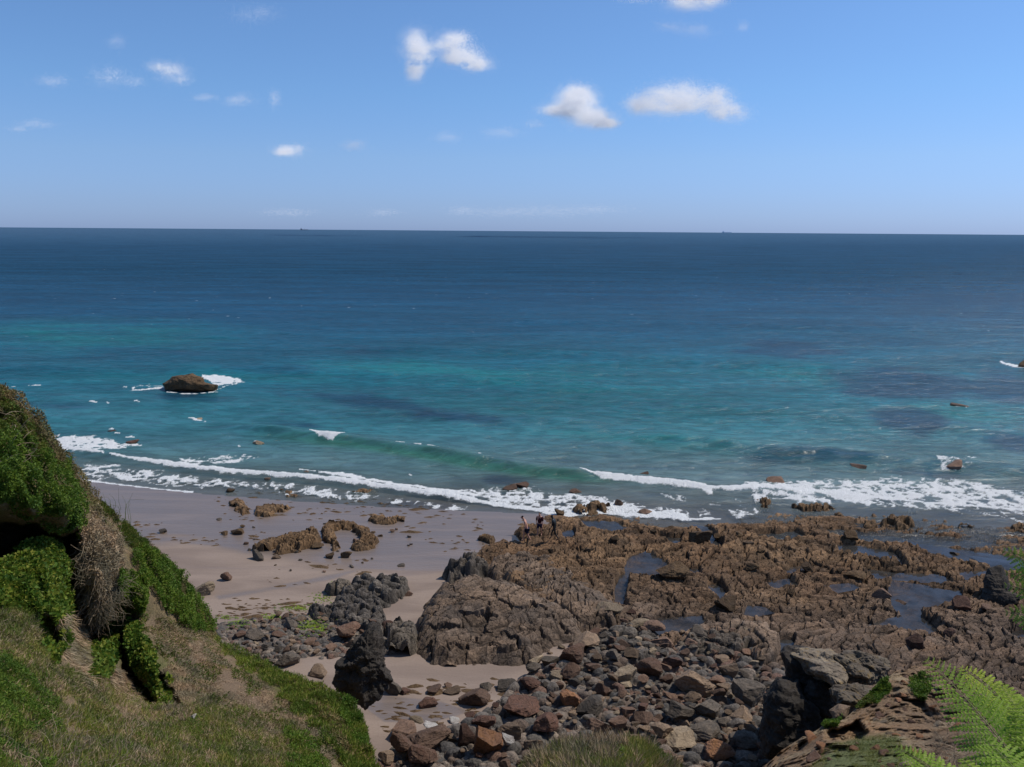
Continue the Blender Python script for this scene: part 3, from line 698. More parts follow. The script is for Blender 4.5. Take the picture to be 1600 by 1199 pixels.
def inpoly(x, y, P): return bool(polydist(np.array([float(x)]), np.array([float(y)]), P)[0] > 0)
FIELDS = [
 ([(820, 1060), (870, 1010), (930, 1000), (1040, 1010), (1190, 1025), (1210, 1080), (1190, 1140), (1150, 1185), (1040, 1160), (900, 1160), (840, 1130), (860, 1090)], 215, (10, 31), 'boulder field between the sandy cove and the boulder stack'),
 ([(590, 1170), (640, 1168), (700, 1150), (780, 1150), (860, 1150), (1050, 1165), (1200, 1185), (1200, 1230), (560, 1230)], 50, (12, 36), 'loose rocks along the bottom edge'),
 ([(345, 985), (400, 968), (480, 965), (620, 980), (640, 1010), (560, 1020), (440, 1030), (370, 1010)], 60, (8, 20), 'loose stones on the shingle bed'),
 ([(960, 960), (1100, 1000), (1200, 1000), (1100, 1015), (1000, 1000), (930, 975)], 16, (12, 26), 'rocks at the near edge of the reef'),
 ([(200, 822), (320, 820), (420, 880), (380, 900), (560, 900), (640, 870), (720, 830), (600, 826), (480, 812), (330, 806)], 26, (5, 11), 'small scattered stones on the open sand'),
 ([(1000, 830), (1550, 850), (1550, 930), (1300, 960), (1000, 930), (900, 860)], 26, (12, 28), 'loose weedy rocks on the reef top'),
]
CUT = {'behind', 'on', 'at', 'in', 'near', 'beside', 'right', 'left', 'below', 'above', 'alone', 'standing', 'touching', 'of', 'wedged', 'tucked', 'balanced', 'leaning', 'touching', 'with', 'between', 'directly', 'against', 'where', 'just', 'beyond', 'nearest', 'against', 'cut', 'sloping', 'next', 'by'}
def short(l):
    o = []
    for w_ in l.split():
        if w_ in CUT and len(o) > 1: break
        o.append(w_)
    return ' '.join(o)
used_labels = set()
def scatter_label(sz, col, x, y, gname):
    c = sorted(HERO, key=lambda h: (h[0] - x) ** 2 + ((h[1] - y) * 1.6) ** 2)
    for h in c[:4]:
        dx = x - h[0]; dy = y - h[1]
        w_ = ('right of' if dx > 0 else 'left of') if abs(dx) > abs(dy) * 1.3 else ('in front of' if dy > 0 else 'behind')
        l = f"{sz} {col} rock {w_} the {short(h[5])}"
        if l not in used_labels: break
    used_labels.add(l); return ' '.join(l.split()[:16])
KN = {'grey': 'grey', 'brown': 'brown', 'rust': 'reddish', 'pale': 'pale tan', 'slate': 'dark slate', 'darkrust': 'maroon', 'weedrock': 'weed brown'}
for P, n, (wa_, wb_), gname in FIELDS:
    P = np.array(P, float); k = 0; tries = 0
    while k < n and tries < n * 60:
        tries += 1
        x = random.uniform(P[:, 0].min(), P[:, 0].max()); y = random.uniform(P[:, 1].min(), P[:, 1].max())
        if not inpoly(x, y, P): continue
        wp = wa_ + (wb_ - wa_) * random.random() ** 1.8; asp = random.uniform(.38, .68)
        if any(abs(x - a) < (wp / 2 + c) * .72 and abs(y - wp * asp / 2 - b) < (wp * asp / 2 + d) * .72 for a, b, c, d in placed): continue
        if 'open sand' in gname: kd = random.choice(['weedrock', 'slate', 'brown'])
        elif 'reef top' in gname: kd = 'weedrock'
        else: kd = random.choices(['grey', 'brown', 'rust', 'pale', 'slate', 'darkrust'], [30, 28, 7, 12, 20, 4])[0]
        sz = 'large' if wp > 28 else ('mid sized' if wp > 17 else 'small')
        boulder(x, y, wp, asp, kd, scatter_label(sz + (' flat' if asp < .46 else ' blocky' if asp > .6 else ''), KN[kd], x, y, gname), gname, name='boulder' if wp > 12 else 'stone'); k += 1

SCR = []
for P_, n_ in [([(200, 815), (330, 815), (420, 830), (380, 860), (240, 845)], 60), ([(330, 765), (620, 770), (660, 810), (480, 815), (340, 815)], 170), ([(600, 780), (760, 810), (800, 860), (740, 880), (640, 850)], 90), ([(330, 935), (480, 935), (520, 960), (340, 968)], 110), ([(560, 1060), (800, 1060), (790, 1120), (600, 1150)], 120), ([(400, 880), (640, 870), (640, 910), (420, 930)], 40)]:
    n_ = int(n_ * .8); P_ = np.array(P_, float); q = np.stack([rng.uniform(P_[:, 0].min(), P_[:, 0].max(), n_ * 3), rng.uniform(P_[:, 1].min(), P_[:, 1].max(), n_ * 3)], 1)
    q = q[(polydist(q[:, 0], q[:, 1], P_) > 0) & (fbm(q[:, 0] / 40, q[:, 1] / 14, o=2, seed=5) > -.15)][:n_]; SCR.append(q)
q = np.concatenate(SCR); W_ = on_beach(q[:, 0], q[:, 1]); Vs = []; Fs = []
for i, p in enumerate(W_):
    r_ = rng.uniform(.05, .22) * (1.8 if rng.random() < .15 else 1); k = 7; b = len(Vs); st_ = rng.uniform(1, 2.8); a0 = rng.uniform(-.4, .4)
    for j in range(k):
        a = j * 2 * math.pi / k; rr_ = r_ * rng.uniform(.5, 1.2); x_, y_ = math.cos(a) * rr_ * st_, math.sin(a) * rr_ * .8
        x2, y2 = p[0] + x_ * math.cos(a0) - y_ * math.sin(a0), p[1] + x_ * math.sin(a0) + y_ * math.cos(a0)
        Vs.append((x2, y2, float(zb(np.array(x2), np.array(y2))) - .01))
    Vs.append((p[0], p[1], p[2] + r_ * .38)); Fs += [(b + j, b + (j + 1) % k, b + k) for j in range(k)]
tag(mesh("seaweed_scraps", Vs, np.array(Fs), M['weedrock'], smooth=False), "dark scraps of seaweed and stone chips strewn over the sand", "seaweed", kind='stuff')
# green weed on the shingle
q = np.concatenate([np.stack([rng.normal(cx_, sx_, n_), rng.normal(cy_, sy_, n_)], 1) for cx_, cy_, sx_, sy_, n_ in ((490, 983, 11, 6, 500), (425, 966, 10, 3, 160), (375, 978, 10, 5, 160), (460, 950, 16, 3, 200), (505, 935, 10, 4, 120), (350, 965, 8, 2, 60))])
W_ = on_beach(q[:, 0], q[:, 1])
W_[:, 2] = [drop(a, b) + .03 for a, b in W_[:, :2]]
a_ = rng.normal(size=W_.shape) * np.array([1, 1, .15]); b_ = rng.normal(size=W_.shape) * np.array([1, 1, .15]); sz_ = .10
Vg = np.stack([W_, W_ + a_ * sz_, W_ + b_ * sz_], 1).reshape(-1, 3)
M['greenweed'] = leaf_mat("green_seaweed", [(0.13, 0.20, 0.02), (0.20, 0.28, 0.03), (0.10, 0.14, 0.03)], 0.2)
tag(mesh("green_seaweed", Vg, np.arange(len(Vg)).reshape(-1, 3), M['greenweed'], smooth=False), "bright green seaweed draped over the cobbles behind the grass bank", "seaweed", kind='stuff')

# silhouettes with real depth ---------------------------------------------------
def crag(poly, D0, T, label, mat, seed, lean=0.0, name="sea_stack", ns=0.5, na=0.35, nth=220, nsd=90):
    P = np.array(poly, float); c = P.mean(0); n = len(P)
    L = np.r_[0, np.cumsum(np.hypot(*(np.roll(P, -1, 0) - P).T))]
    th = np.linspace(0, L[-1], nth, endpoint=False)
    bx = np.interp(th, L, np.r_[P[:, 0], P[0, 0]]); by = np.interp(th, L, np.r_[P[:, 1], P[0, 1]])
    s = np.sin(np.linspace(-math.pi / 2, math.pi / 2, nsd))      # -1 front pole .. +1 back pole
    rad = np.sqrt(np.clip(1 - s ** 2, 0, 1)) ** 0.9
    px = c[0] + (bx - c[0])[None] * rad[:, None]; py = c[1] + (by - c[1])[None] * rad[:, None]
    D = D0 + T * s[:, None] + lean * (c[1] - py) / (P[:, 1].max() - P[:, 1].min())
    W = unproj(px, py, D)
    x, y, z = W[..., 0], W[..., 1], W[..., 2]
    k = fbm(x / ns, y / ns, z / ns, o=4, seed=seed) * na + (ridged(x / (ns * 2.5), y / (ns * 2.5), z / (ns * 1.2), o=4, seed=seed + 5) - .3) * na * 1.1
    ctr = W.reshape(-1, 3).mean(0); N = W - ctr; N = N / (np.linalg.norm(N, axis=-1, keepdims=True) + 1e-6)
    W = W + N * k[..., None]
    i = np.arange(nsd * nth).reshape(nsd, nth); j = np.roll(i, -1, 1)
    F = np.stack([i[:-1], j[:-1], j[1:], i[1:]], -1).reshape(-1, 4)
    o = mesh(name, W.reshape(-1, 3), F, M[mat], smooth=False)
    return tag(o, label, 'rock')
crag([(575, 976), (594, 978), (600, 1000), (598, 1030), (608, 1048), (600, 1085), (570, 1103), (540, 1092), (524, 1072), (532, 1040), (548, 1015)], 36.3, 1.0, "black weed covered sea stack in the sandy cove", 'stack', 401, lean=1.2, ns=0.4, na=0.26)
crag([(1545, 888), (1565, 884), (1574, 900), (1578, 925), (1600, 932), (1602, 955), (1570, 958), (1545, 955), (1530, 945), (1536, 915)], 52.5, 1.0, "black pinnacle rock standing above the right tide pools", 'stack', 402, lean=0.8, ns=0.5, na=0.15, name="pinnacle_rock")
crag([(256, 600), (268, 588), (300, 586), (318, 590), (322, 598), (340, 602), (338, 612), (300, 615), (262, 612)], 122, 3.2, "large brown islet rock rising from the turquoise sea", 'weedrock', 403, ns=1.2, na=0.4, name="islet_rock")
# boulder stack right: several blocks
crag([(1190, 1130), (1200, 1085), (1218, 1060), (1248, 1062), (1266, 1090), (1290, 1120), (1290, 1175), (1240, 1200), (1195, 1185)], 32.5, 1.4, "tall dark shaded block at the left of the headland crag", 'stack', 410, lean=1.2, ns=0.7, na=0.30, name="crag_block")
crag([(1252, 1085), (1262, 1062), (1290, 1062), (1312, 1085), (1315, 1135), (1262, 1140)], 32.6, 0.9, "dark upright block in the middle of the headland crag", 'stack', 411, lean=0.8, ns=0.6, na=0.25, name="crag_block")
crag([(1222, 1022), (1240, 1015), (1265, 1020), (1290, 1036), (1335, 1060), (1350, 1110), (1310, 1160), (1262, 1130), (1236, 1085), (1226, 1050)], 34.6, 1.6, "brown black overhanging block at the back of the headland crag", 'stack', 412, lean=1.5, ns=0.8, na=0.32, name="crag_block")
crag([(1238, 1024), (1265, 1014), (1300, 1017), (1325, 1035), (1335, 1058), (1312, 1078), (1290, 1064), (1262, 1050)], 33.2, 1.3, "pale lichen covered cap rock on the headland crag", 'lichen', 413, lean=3.0, ns=0.5, na=0.28, name="cap_rock")
crag([(1305, 1024), (1335, 1018), (1378, 1030), (1388, 1044), (1360, 1068), (1330, 1062)], 33.0, 1.2, "pale jagged rock right of the lichen covered cap", 'lichen', 414, lean=2.2, ns=0.4, na=0.28, name="cap_rock")
crag([(1300, 1078), (1322, 1070), (1352, 1072), (1366, 1090), (1340, 1105), (1308, 1100)], 30.5, 0.9, "grey lichened rock above the orange earth slope", 'lichen', 415, lean=1.5, ns=0.4, na=0.22, name="cap_rock")
crag([(1296, 1110), (1310, 1100), (1328, 1104), (1322, 1122), (1300, 1130)], 28.2, 0.5, "small grey rock jutting between two green tufts", 'grey', 416, lean=.6, ns=0.4, na=0.08, name="cap_rock")

# ------------------------------------------------------------------ sea
NR1 = np.geomspace(0.035, 3.0, 110); NR2 = np.arange(3.0 + 0.075, 23.6, 0.066)
dep = np.radians(np.r_[NR1, NR2]); az = np.tan(np.radians(np.linspace(-43, 43, 1250)))
r = H / np.tan(dep); Y = r[:, None] * np.ones(len(az))[None]; X = Y * az[None]
px, py = project(X, Y, 0 * X)
# swells and breakers: (polyline photo px, height, back width m, front width m)
def wavebump(line, hgt, front, back, fade):
    W = on_plane(*np.array(line, float)[:, :2].T)
    d, par, side = linedist(X, Y, W)
    near = side <= 0                                  # toward the beach
    n = len(line) - 1
    e = sstep(0, fade, par) * sstep(0, fade, n - par)
    wob = 1 + 0.25 * fbm(X / 3, Y / 3, o=2, seed=12)
    return hgt * e * wob * np.where(near, np.exp(-(d / front) ** 2), np.exp(-(d / back) ** 2))
Z = np.zeros_like(X)
WAVE1 = [(330, 662), (400, 672), (480, 682), (560, 690), (640, 704), (720, 716), (800, 730), (900, 742), (1000, 748), (1100, 762), (1200, 768), (1300, 776)]
WAVE2 = [(950, 678), (1050, 688), (1150, 698), (1250, 710), (1350, 716), (1450, 722), (1560, 732), (1700, 740)]
Z += wavebump(WAVE1, 0.68, 1.0, 2.3, 1.2) * (1 - .55 * sstep(900, 930, px))
Z += wavebump(WAVE2, 0.6, 2.0, 4.5, 1.0)
for k_, ln in enumerate([[(-100, 570), (150, 578), (400, 575), (700, 590), (1000, 600)], [(500, 540), (800, 548), (1200, 570), (1600, 600)], [(-100, 610), (200, 628), (500, 640), (800, 655), (1000, 665)], [(700, 500), (1100, 505), (1700, 520)], [(900, 625), (1200, 640), (1700, 680)], [(-200, 650), (100, 650), (330, 668)]]):
    Z += wavebump(ln, 0.45, 3.5, 5.5, 0.5)
Z += wavebump([(60, 690), (175, 714), (250, 724), (340, 738), (420, 742), (500, 750), (600, 762), (700, 778), (800, 790)], 0.28, 0.7, 2.0, 1.0)
att = np.clip(60 / r, 0, 1)[:, None]
Z += 0.10 * fbm(X / 6, Y / 2.2, o=3, seed=91) * sstep(0, 8, Y - shore_y(X)) + 0.12 * fbm(X / 16, Y / 7, o=2, seed=92) * sstep(0, 20, Y - shore_y(X))
Z *= sstep(600, 350, Y)
# colour
rows = np.array([360, 372, 385, 420, 470, 520, 570, 620, 680, 720, 760, 800, 860], float)
cols = np.array([S(60, 90, 118), S(46, 80, 108), S(28, 66, 94), S(16, 60, 86), S(12, 64, 92), S(14, 72, 96), S(18, 83, 101), S(28, 92, 105), S(50, 104, 113), S(76, 108, 112), S(90, 106, 108), S(88, 95, 98), S(72, 78, 86)])  # first rows paler: horizon haze put into the water colour
pyr = py + 5.5 * 0 + 18 * fbm(X / 40, Y / 18, o=3, seed=52) * sstep(420, 520, py)
C = np.stack([np.interp(pyr, rows, cols[:, i]) for i in range(3)], -1)
def blob(cx, cy, rx, ry, rot=0.0, soft=0.5):
    a = math.radians(rot); dx = px - cx; dy = py - cy
    u = (dx * math.cos(a) + dy * math.sin(a)) / rx; v = (-dx * math.sin(a) + dy * math.cos(a)) / ry
    return np.clip(1.3 - np.hypot(u, v), 0, 1)
Wd = np.zeros_like(X); _px, _py = px, py; px = px + 45 * fbm(X / 9, Y / 9, o=4, seed=161); py = py + 7 * fbm(X / 9, Y / 9, o=4, seed=162)
for b in [(250, 552, 150, 12, 0, .5), (560, 548, 110, 12, 4, .4), (590, 632, 190, 17, 8, .75), (700, 655, 110, 12, 6, .7), (310, 622, 170, 14, 4, .5), (430, 575, 100, 10, 0, .4), (1230, 545, 110, 20, 6, .7), (1420, 600, 150, 26, 4, .9), (1420, 655, 70, 24, 6, 1.0), (1570, 605, 110, 34, 4, .8), (1580, 690, 70, 24, 8, .8), (1250, 716, 160, 12, 4, .8), (1480, 738, 160, 12, 3, .7), (140, 560, 120, 10, 0, .3), (800, 748, 60, 10, 4, .8), (1110, 750, 50, 10, 0, .6), (1180, 775, 120, 12, 2, .5), (640, 790, 100, 12, 4, .8), (1320, 826, 160, 14, 0, .6), (90, 640, 140, 10, 4, .4), (1080, 590, 70, 8, 0, .3), (900, 520, 160, 10, 0, .3), (430, 665, 70, 10, 4, .5), (850, 460, 300, 12, 0, .3), (1400, 500, 300, 12, 0, .3), (100, 470, 160, 10, 0, .3)]:
    Wd = np.maximum(Wd, blob(*b[:5]) * b[5])
Wd = np.clip(Wd + 0.35 * fbm(X / 6, Y / 6, o=4, seed=66) * (Wd > 0.02), 0, 1); Wd = sstep(0.22, 0.75, Wd) * 0.85
dark = np.array(S(20, 56, 78)); Wc = sstep(700, 780, py)[..., None]; dk = dark * (1 - Wc) + np.array(S(58, 66, 78)) * Wc
C = C * (1 - Wd[..., None]) + dk * Wd[..., None]
Gn = np.zeros_like(X)
for b in [(120, 525, 260, 26, 0, .45), (1250, 590, 120, 24, 5, .4), (1500, 645, 90, 14, 6, .6), (900, 610, 380, 60, 3, .25), (1010, 690, 180, 10, 5, .5), (700, 585, 220, 20, 3, .5), (300, 590, 300, 14, 0, .3)]:
    Gn = np.maximum(Gn, blob(*b[:5]) * b[5])
Gn = np.clip(Gn * (1 + .8 * fbm(X / 10, Y / 8, o=3, seed=68)), 0, 1) * (1 - Wd)
C = C * (1 - Gn[..., None]) + np.array(S(18, 106, 104)) * Gn[..., None]
px, py = _px, _py; d1, p1, s1 = linedist(px, py, WAVE1); wf = np.exp(-((s1 - 6) / 6) ** 2) * sstep(0.5, 3, p1) * sstep(8.2, 6.8, p1)
C = C * (1 - wf[..., None] * .75) + np.array(S(52, 110, 92)) * wf[..., None] * .75
d1, p1, s1 = linedist(px, py, WAVE2); wf = np.exp(-((s1 - 7) / 9) ** 2) * sstep(0, 2, p1) * .6
C = C * (1 - wf[..., None] * .8) + np.array(S(28, 88, 90)) * wf[..., None] * .8
px, py = _px, _py
# foam
FO = np.zeros_like(X)
nz1 = fbm(X / 1.3, Y / 1.6, o=4, seed=31, gain=.6); nz2 = ridged(X / .75 + fbm(X, Y, o=2, seed=4) * .6, Y / .9, o=3, seed=33); nz3 = fbm(X / .45, Y / .6, o=3, seed=35)
def stroke(line, up, dn, inten, ends=0.3):
    """line: (x, y); up / dn: widths in px seaward / shoreward, either numbers or per point"""
    global FO
    d, par, side = linedist(px, py, line); n = len(line) - 1
    u = np.interp(par, range(n + 1), up if hasattr(up, '__len__') else [up] * (n + 1)); v = np.interp(par, range(n + 1), dn if hasattr(dn, '__len__') else [dn] * (n + 1))
    k = np.where(side < 0, -side / np.maximum(u, .1), side / np.maximum(v, .1)); k = np.where(np.abs(d) > np.abs(side) + 1.5, 9, k)
    dens = np.clip(1.25 - k, 0, 1.2) * inten
    FO = np.maximum(FO, sstep(0.35, 0.95, dens + 0.45 * nz1 + 0.25 * nz3 + .12 * nz2))
def lace(poly, dens, soft=10):
    global FO
    sd = polydist(px, py, poly); e = sstep(-soft, soft, sd)
    FO = np.maximum(FO, sstep(0.42, 1.05, e * dens + 0.55 * nz2 - 0.16 + 0.35 * nz1 + .2 * nz3) * np.minimum(1, e * 1.5) * 0.95)
stroke([(172, 713), (200, 718), (250, 725), (340, 737), (420, 743), (500, 750), (560, 757), (620, 766), (700, 777), (760, 787), (850, 798)], [1.5, 3, 5, 5, 3, 5, 6, 6, 7, 6, 3], [1.5, 2, 4, 5, 4, 4, 4, 4, 5, 4, 3], 1.0)
stroke([(500, 740), (560, 748), (620, 760), (700, 770), (790, 782)], 6, 8, .75)
stroke([(486, 678), (500, 682), (520, 686), (537, 684)], [2, 2, 2, 1], [2, 6, 5, 1], 1.15)
stroke([(620, 697), (632, 699)], 1.5, 2, 1); stroke([(648, 702), (656, 704)], 1.5, 2, 1); stroke([(670, 706), (678, 707)], 1.2, 1.5, 1); stroke([(748, 717), (756, 718)], 1, 1.2, .9)
stroke([(908, 738), (940, 744), (1000, 749), (1050, 754), (1100, 763), (1110, 768)], [1, 2, 3, 4, 4, 3], [3, 6, 7, 7, 7, 5], 1.1)
stroke([(1105, 764), (1140, 765), (1200, 762), (1260, 766), (1330, 772), (1420, 782), (1500, 790), (1600, 797), (1700, 800)], [2, 4, 7, 8, 6, 4, 2, 2, 2], [4, 5, 8, 12, 8, 4, 3, 3, 3], .9)
lace([(1160, 752), (1260, 750), (1340, 748), (1420, 742), (1500, 748), (1600, 768), (1700, 775), (1700, 806), (1500, 800), (1350, 792), (1180, 784)], .86)
lace([(1460, 765), (1560, 775), (1700, 790), (1700, 840), (1480, 800)], .6)
stroke([(850, 800), (880, 806), (930, 800), (990, 806), (1040, 808), (1090, 812), (1125, 811)], [4, 4, 6, 8, 6, 4, 2], [4, 5, 4, 3, 3, 2, 2], .95)
stroke([(940, 788), (970, 792), (1000, 797), (1030, 801), (1070, 806)], 5, 8, .95)
lace([(660, 768), (740, 760), (830, 760), (870, 768), (940, 775), (1000, 785), (1100, 800), (1140, 805), (1080, 815), (880, 808), (780, 792), (690, 782)], .85)
lace([(1130, 795), (1180, 792), (1190, 804), (1150, 812)], .8, 5)
lace([(1000, 765), (1120, 775), (1180, 790), (1120, 800), (1020, 785)], .5)
lace([(1060, 780), (1150, 775), (1180, 800), (1100, 805)], .5)
lace([(300, 712), (390, 706), (410, 716), (360, 728), (300, 730), (260, 722)], .7, 6)
stroke([(80, 684), (110, 690), (150, 692), (220, 696)], 3, 3, .7)
lace([(80, 680), (150, 682), (180, 690), (225, 694), (190, 704), (140, 710), (95, 705)], 1.0, 6)
stroke([(90, 696), (120, 704), (160, 710)], 3, 4, .95)
stroke([(130, 734), (165, 730), (180, 727)], 1.5, 2, .85)
stroke([(110, 745), (150, 753), (200, 759), (250, 765), (300, 769)], 2.0, 2.5, 1.0)
lace([(130, 720), (200, 728), (300, 742), (420, 752), (520, 760), (600, 775), (560, 785), (450, 775), (380, 762), (300, 766), (200, 756), (120, 748)], .80)
lace([(600, 772), (700, 786), (800, 798), (700, 800), (600, 790)], .7)
# islet foam and splashes
lace([(315, 586), (345, 585), (385, 593), (375, 602), (335, 604)], 1.1, 4); stroke([(318, 588), (340, 594), (362, 595)], 4, 5, 1.0)
lace([(180, 604), (255, 598), (262, 610), (200, 612)], .6, 5); stroke([(205, 611), (255, 606)], 1.5, 2, .8); stroke([(262, 614), (300, 617), (338, 613)], 1, 2, .7); stroke([(335, 612), (360, 600), (385, 596)], 1, 2, .7)
for x_, y_, w_ in [(18, 606, 22), (55, 603, 20), (145, 632, 12), (168, 634, 6), (214, 632, 6), (300, 656, 12), (312, 659, 16), (175, 672, 9), (185, 678, 10), (205, 684, 14), (215, 697, 16), (400, 690, 6), (373, 698, 5), (1500, 636, 20), (640, 742, 4)]:
    stroke([(x_ - w_ / 2, y_), (x_, y_ - .6), (x_ + w_ / 2, y_ + 1)], [.6, 1.8, .6], [.7, 2.2, .7], .85)
stroke([(1565, 566), (1585, 572), (1620, 574)], [2, 3, 3], [2, 3, 3], 1.0); lace([(1460, 716), (1495, 720), (1530, 718), (1522, 730), (1500, 738), (1470, 736)], .7, 5)
stroke([(470, 735), (480, 736), (492, 738)], 2, 3, .9)
sw = Y - shore_y(X)
Z += FO * (0.03 + 0.10 * np.clip(nz1, 0, 1) + 0.06 * nz3) * sstep(-1, 3, sw)
sh = sstep(16, 0.0, sw) * (1 - 0.5 * sstep(0, 3, Z))
Fq = gridfaces(*X.shape)
# wave-scale shader
t = NT("sea_water"); v = t.n("NewGeometry").outputs['Position']
wc = t.attr("col").outputs['Color']; fo = t.attr("foam").outputs['Fac']; shl = t.attr("shallow").outputs['Fac']
w1 = t.noise(t.scaled(v, (0.35, 0.8, 0.5), (0, 0, 0.10)), 1.0, 6, 0.62, 0.6)
w2 = t.noise(t.scaled(v, (0.06, 0.16, 0.1), (0, 0, -0.05)), 1.0, 5, 0.6, 0.4)
w3 = t.noise(t.scaled(v, (0.012, 0.05, 0.1), (0, 0, 0.03)), 1.0, 6, 0.65, 0.3)
hgt = t.math('ADD', t.math('MULTIPLY', w1, 0.55), t.math('MULTIPLY', w2, 1.6))
nb = t.bump(hgt, 1.0, 1.1)
cvar = t.math('MULTIPLY', t.ramp(w1, 0.36, 0.64, 0.76, 1.20), t.ramp(w3, 0.35, 0.68, 0.80, 1.18))
cvar = t.math('MULTIPLY', cvar, t.ramp(w2, 0.35, 0.65, 0.88, 1.12))
x = t.n("Mix", data_type='RGBA', blend_type='MULTIPLY'); x.inputs[0].default_value = 1.0; t.l(wc, x.inputs[6])
cb = t.n("CombineColor"); [t.l(cvar, cb.inputs[i]) for i in range(3)]; t.l(cb.outputs[0], x.inputs[7])
wd = t.n("BsdfDiffuse"); t.l(x.outputs[2], wd.inputs[0]); wg = t.n("BsdfGlossy"); wg.inputs[1].default_value = 0.18; t.l(nb, wg.inputs['Normal'])
fr = t.n("Fresnel"); fr.inputs[0].default_value = 1.33; t.l(nb, fr.inputs['Normal']); sy = t.n("SeparateXYZ"); t.l(v, sy.inputs[0])
wm = t.n("MixShader"); t.l(t.math('MINIMUM', fr.outputs[0], t.ramp(sy.outputs[1], 60, 500, 0.30, 0.12)), wm.inputs[0]); t.l(wd.outputs[0], wm.inputs[1]); t.l(wg.outputs[0], wm.inputs[2]); wat = wm.outputs[0]
tr = t.n("BsdfTransparent"); tr.inputs[0].default_value = (0.9, 0.95, 0.95, 1)
mx = t.n("MixShader"); t.l(t.math('MULTIPLY', shl, 0.62), mx.inputs[0]); t.l(wat, mx.inputs[1]); t.l(tr.outputs[0], mx.inputs[2])
fl = t.noise(t.scaled(v, (0.45, 0.22, 1), (0, 0, 0.1)), 1.0, 3, 0.6);
sx = t.n("SeparateXYZ"); t.l(v, sx.inputs[0]); caps = t.math('MULTIPLY', t.ramp(fl, 0.70, 0.76), t.ramp(sx.outputs[1], 120, 260, 0, 0.4))
fn = t.noise(v, 7.0, 4, 0.65); fsum = t.math('MAXIMUM', t.ramp(t.math('ADD', fo, t.math('MULTIPLY', t.math('SUBTRACT', fn, 0.5), 1.3)), 0.22, 0.85), caps)
foam = t.bsdf((0.82, 0.84, 0.85), 0.7, 0.2, t.bump(fn, 1.0, 0.3))
m2 = t.n("MixShader"); t.l(fsum, m2.inputs[0]); t.l(mx.outputs[0], m2.inputs[1]); t.l(foam, m2.inputs[2])
M['sea'] = t.done(m2.outputs[0])
sea = mesh("sea", np.stack([X, Y, Z], -1), Fq[:, ::-1], M['sea'], attrs={'col': C.reshape(-1, 3), 'foam': FO.ravel(), 'shallow': sh.ravel()})
tag(sea, kind='structure')
# ------------------------------------------------------------------ near hillside (real depth, from the path down to the beach)
SIL = np.array([(-260, 520), (-100, 560), (0, 600), (30, 628), (60, 655), (85, 692), (110, 722), (130, 752), (150, 778), (180, 806), (215, 834), (250, 866), (280, 893), (305, 920), (325, 955), (336, 985), (345, 1004), (385, 1024), (430, 1046), (480, 1068), (520, 1084), (548, 1100), (566, 1125), (574, 1160), (582, 1190), (600, 1215), (640, 1235), (740, 1240), (790, 1222), (815, 1196), (840, 1178), (880, 1166), (920, 1158), (960, 1156), (1010, 1162), (1040, 1180), (1060, 1200), (1085, 1215), (1150, 1214), (1190, 1200), (1225, 1170), (1260, 1148), (1285, 1136), (1320, 1124), (1352, 1092), (1372, 1070), (1400, 1050), (1430, 1042), (1455, 1048), (1475, 1070), (1500, 1096), (1530, 1116), (1570, 1126), (1640, 1120), (1760, 1110), (1900, 1100)], float)
